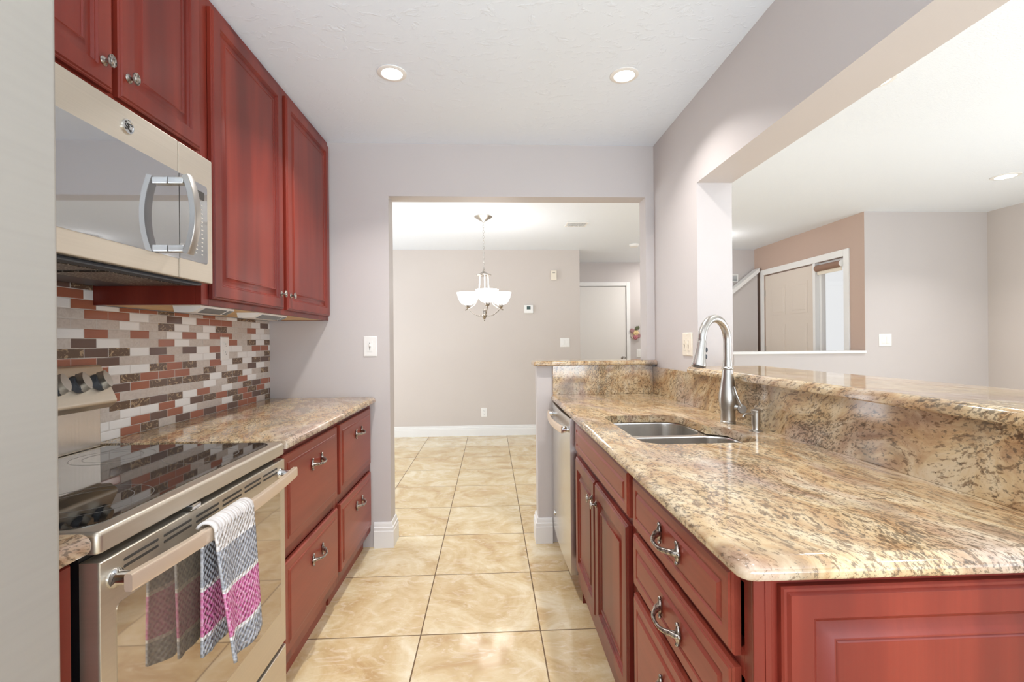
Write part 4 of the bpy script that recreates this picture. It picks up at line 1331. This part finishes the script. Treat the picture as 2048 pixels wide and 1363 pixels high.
# chandelier
def chandelier():
    cx, cy = -0.060, 4.521
    t = thing('chandelier', (cx, cy, 1.431), 'three-light chandelier with frosted bowl shades hanging in the dining room', 'chandelier')
    bm = nb(); lathe(bm, (cx, cy, H - 0.0003), -Z_, [(0.088, 0), (0.088, 0.004), (0.070, 0.018), (0.030, 0.040), (0.010, 0.052), (0.006, 0.058), (0, 0.058)], 32); build('canopy', bm, 'nickel', t)
    bm = nb()
    z = 2.384
    k = 0
    while z > 1.925:
        a = X_ if k % 2 else Y_
        n = 12
        pth = [Vector((cx, cy, z - 0.013)) + a * 0.0075 * math.cos(2 * PI * i / n) + Z_ * 0.016 * math.sin(2 * PI * i / n) for i in range(n + 1)]
        tube(bm, pth, 0.0019, 6, cap=False)
        z -= 0.0255
        k += 1
    build('chain', bm, 'nickel', t)
    bm = nb(); lathe(bm, (cx, cy, 1.868), Z_, [(0, 0), (0.030, -0.004), (0.070, 0.004), (0.073, 0.010), (0.066, 0.014), (0.030, 0.028), (0.012, 0.044), (0.008, 0.066), (0, 0.070)], 32); build('top_plate', bm, 'pewter', t)
    bm = nb(); lathe(bm, (cx, cy, 1.431), Z_, [(0, 0), (0.007, 0.004), (0.009, 0.012), (0.006, 0.018), (0.018, 0.034), (0.026, 0.056), (0.022, 0.064), (0.016, 0.070), (0.020, 0.098), (0.012, 0.118), (0, 0.12)], 24); build('finial_hub', bm, 'pewter', t)
    for ang in (math.radians(152), math.radians(28), math.radians(-80)):
        u = Vector((math.cos(ang), math.sin(ang), 0))
        c = Vector((cx, cy, 0))
        bm = nb()
        arm = []
        for i in range(13):
            s = i / 12
            arm.append(c + u * (0.018 + 0.162 * s) + Z_ * (1.487 + 0.075 * s ** 2.2 - 0.008 * math.sin(s * PI)))
        tube(bm, arm, 0.0052, 10)
        tube(bm, [c + u * 0.18 + Z_ * 1.562, c + u * 0.196 + Z_ * 1.553, c + u * 0.210 + Z_ * 1.546], [0.006, 0.005, 0.007], 8)
        a = build('arm', bm, 'pewter', t)
        bm = nb()
        rod = [(0.044, 1.872), (0.047, 1.80), (0.054, 1.72), (0.068, 1.655), (0.100, 1.595), (0.150, 1.563), (0.178, 1.560)]
        tube(bm, [c + u * r + Z_ * z for r, z in rod], 0.0052, 10)
        build('rod', bm, 'plate', a)
        cc = c + u * 0.182
        bm = nb(); lathe(bm, cc + Z_ * 1.562, Z_, [(0, -0.004), (0.010, 0.0), (0.020, 0.008), (0.026, 0.022), (0.026, 0.036), (0.0, 0.037)], 20); build('socket_cup', bm, 'pewter', a)
        bm = nb()
        pr = [(0.030, 1.596), (0.052, 1.604), (0.075, 1.625), (0.092, 1.660), (0.101, 1.695), (0.107, 1.717), (0.104, 1.717), (0.097, 1.693), (0.088, 1.660), (0.071, 1.629), (0.050, 1.609), (0.0, 1.600)]
        lathe(bm, cc, Z_, pr, 32, cap=False); build('glass_shade', bm, 'shade', a, 60)
        l = bpy.data.lights.new('chandelier_bulb', 'POINT'); l.energy = 2; l.color = WARM; l.shadow_soft_size = 0.04
        lo = bpy.data.objects.new('chandelier_bulb', l); lo.location = cc + Z_ * 1.735; COL.objects.link(lo)
chandelier()

# flush-mounted light in the entry (seen reflected in the microwave door)
t = thing('flush_mount_light', (2.62, 5.35, 2.33), 'round lit flush-mount ceiling light in the entry, seen mirrored in the microwave door', 'ceiling light')
bm = nb(); lathe(bm, (2.62, 5.35, H - 0.0003), -Z_, [(0.15, 0), (0.155, 0.02), (0.14, 0.025)], 32); build('pan', bm, 'nickel', t)
bm = nb(); lathe(bm, (2.62, 5.35, H - 0.02), -Z_, [(0.145, 0.0), (0.14, 0.03), (0.10, 0.065), (0.05, 0.083), (0, 0.088)], 32); build('glass_bowl', bm, 'lamp', t)
l = bpy.data.lights.new('entry_bulb', 'POINT'); l.energy = 3; l.color = WARM; l.shadow_soft_size = 0.12
lo = bpy.data.objects.new('entry_bulb', l); lo.location = (2.62, 5.35, 2.25); COL.objects.link(lo)

# ------------------------------------------------------------------ floral wall pocket in the hall
t = thing('flower_wall_decoration', (2.245, YE, 1.24), 'small pink and yellow floral wall hanging beside the white hall door', 'wall decoration')
bm = nb()
pts = [(2.165 + 0.08 + 0.078 * math.cos(a) * (1 if math.sin(a) < 0.3 else 0.9), 1.325 + 0.085 * math.sin(a)) for a in [2 * PI * i / 24 for i in range(24)]]
extrude_poly(bm, pts, lambda u, v, q: Vector((u, q, v)), YE - 0.018, YE - 0.0005)
build('backing', bm, 'wicker', t)
def flower(c, r, mat):
    bm = nb()
    for k in range(6):
        a = 2 * PI * k / 6
        blob(bm, (c[0] + math.cos(a) * r * 0.55, c[1], c[2] + math.sin(a) * r * 0.55), r * 0.5, r * 0.35, r * 0.5, 10, 6)
    blob(bm, (c[0], c[1] - r * 0.3, c[2]), r * 0.3, r * 0.2, r * 0.3, 8, 6)
    build('flower', bm, mat, t)
flower((2.190, YE - 0.03, 1.382), 0.036, 'petal_mauve')
flower((2.250, YE - 0.03, 1.345), 0.042, 'petal_yellow')
flower((2.245, YE - 0.03, 1.280), 0.038, 'petal_pink')
flower((2.295, YE - 0.03, 1.300), 0.032, 'petal_mauve')
bm = nb()
for a, p in ((0.7, (2.265, 1.42)), (1.4, (2.255, 1.405)), (0.3, (2.29, 1.425))):
    blob(bm, (p[0], YE - 0.025, p[1]), 0.020, 0.006, 0.030, 10, 6)
build('leaf', bm, 'leaf', t)
# chip of dark wood on the floor by the sink doors
bm = nb(); box(bm, 0.372, 0.384, 1.560, 1.590, 0.0003, 0.010, 0.002)
tag(build('wood_chip', bm, 'cherry'), 'tiny dark wood chip lying on the floor below the sink cabinet doors', 'debris')
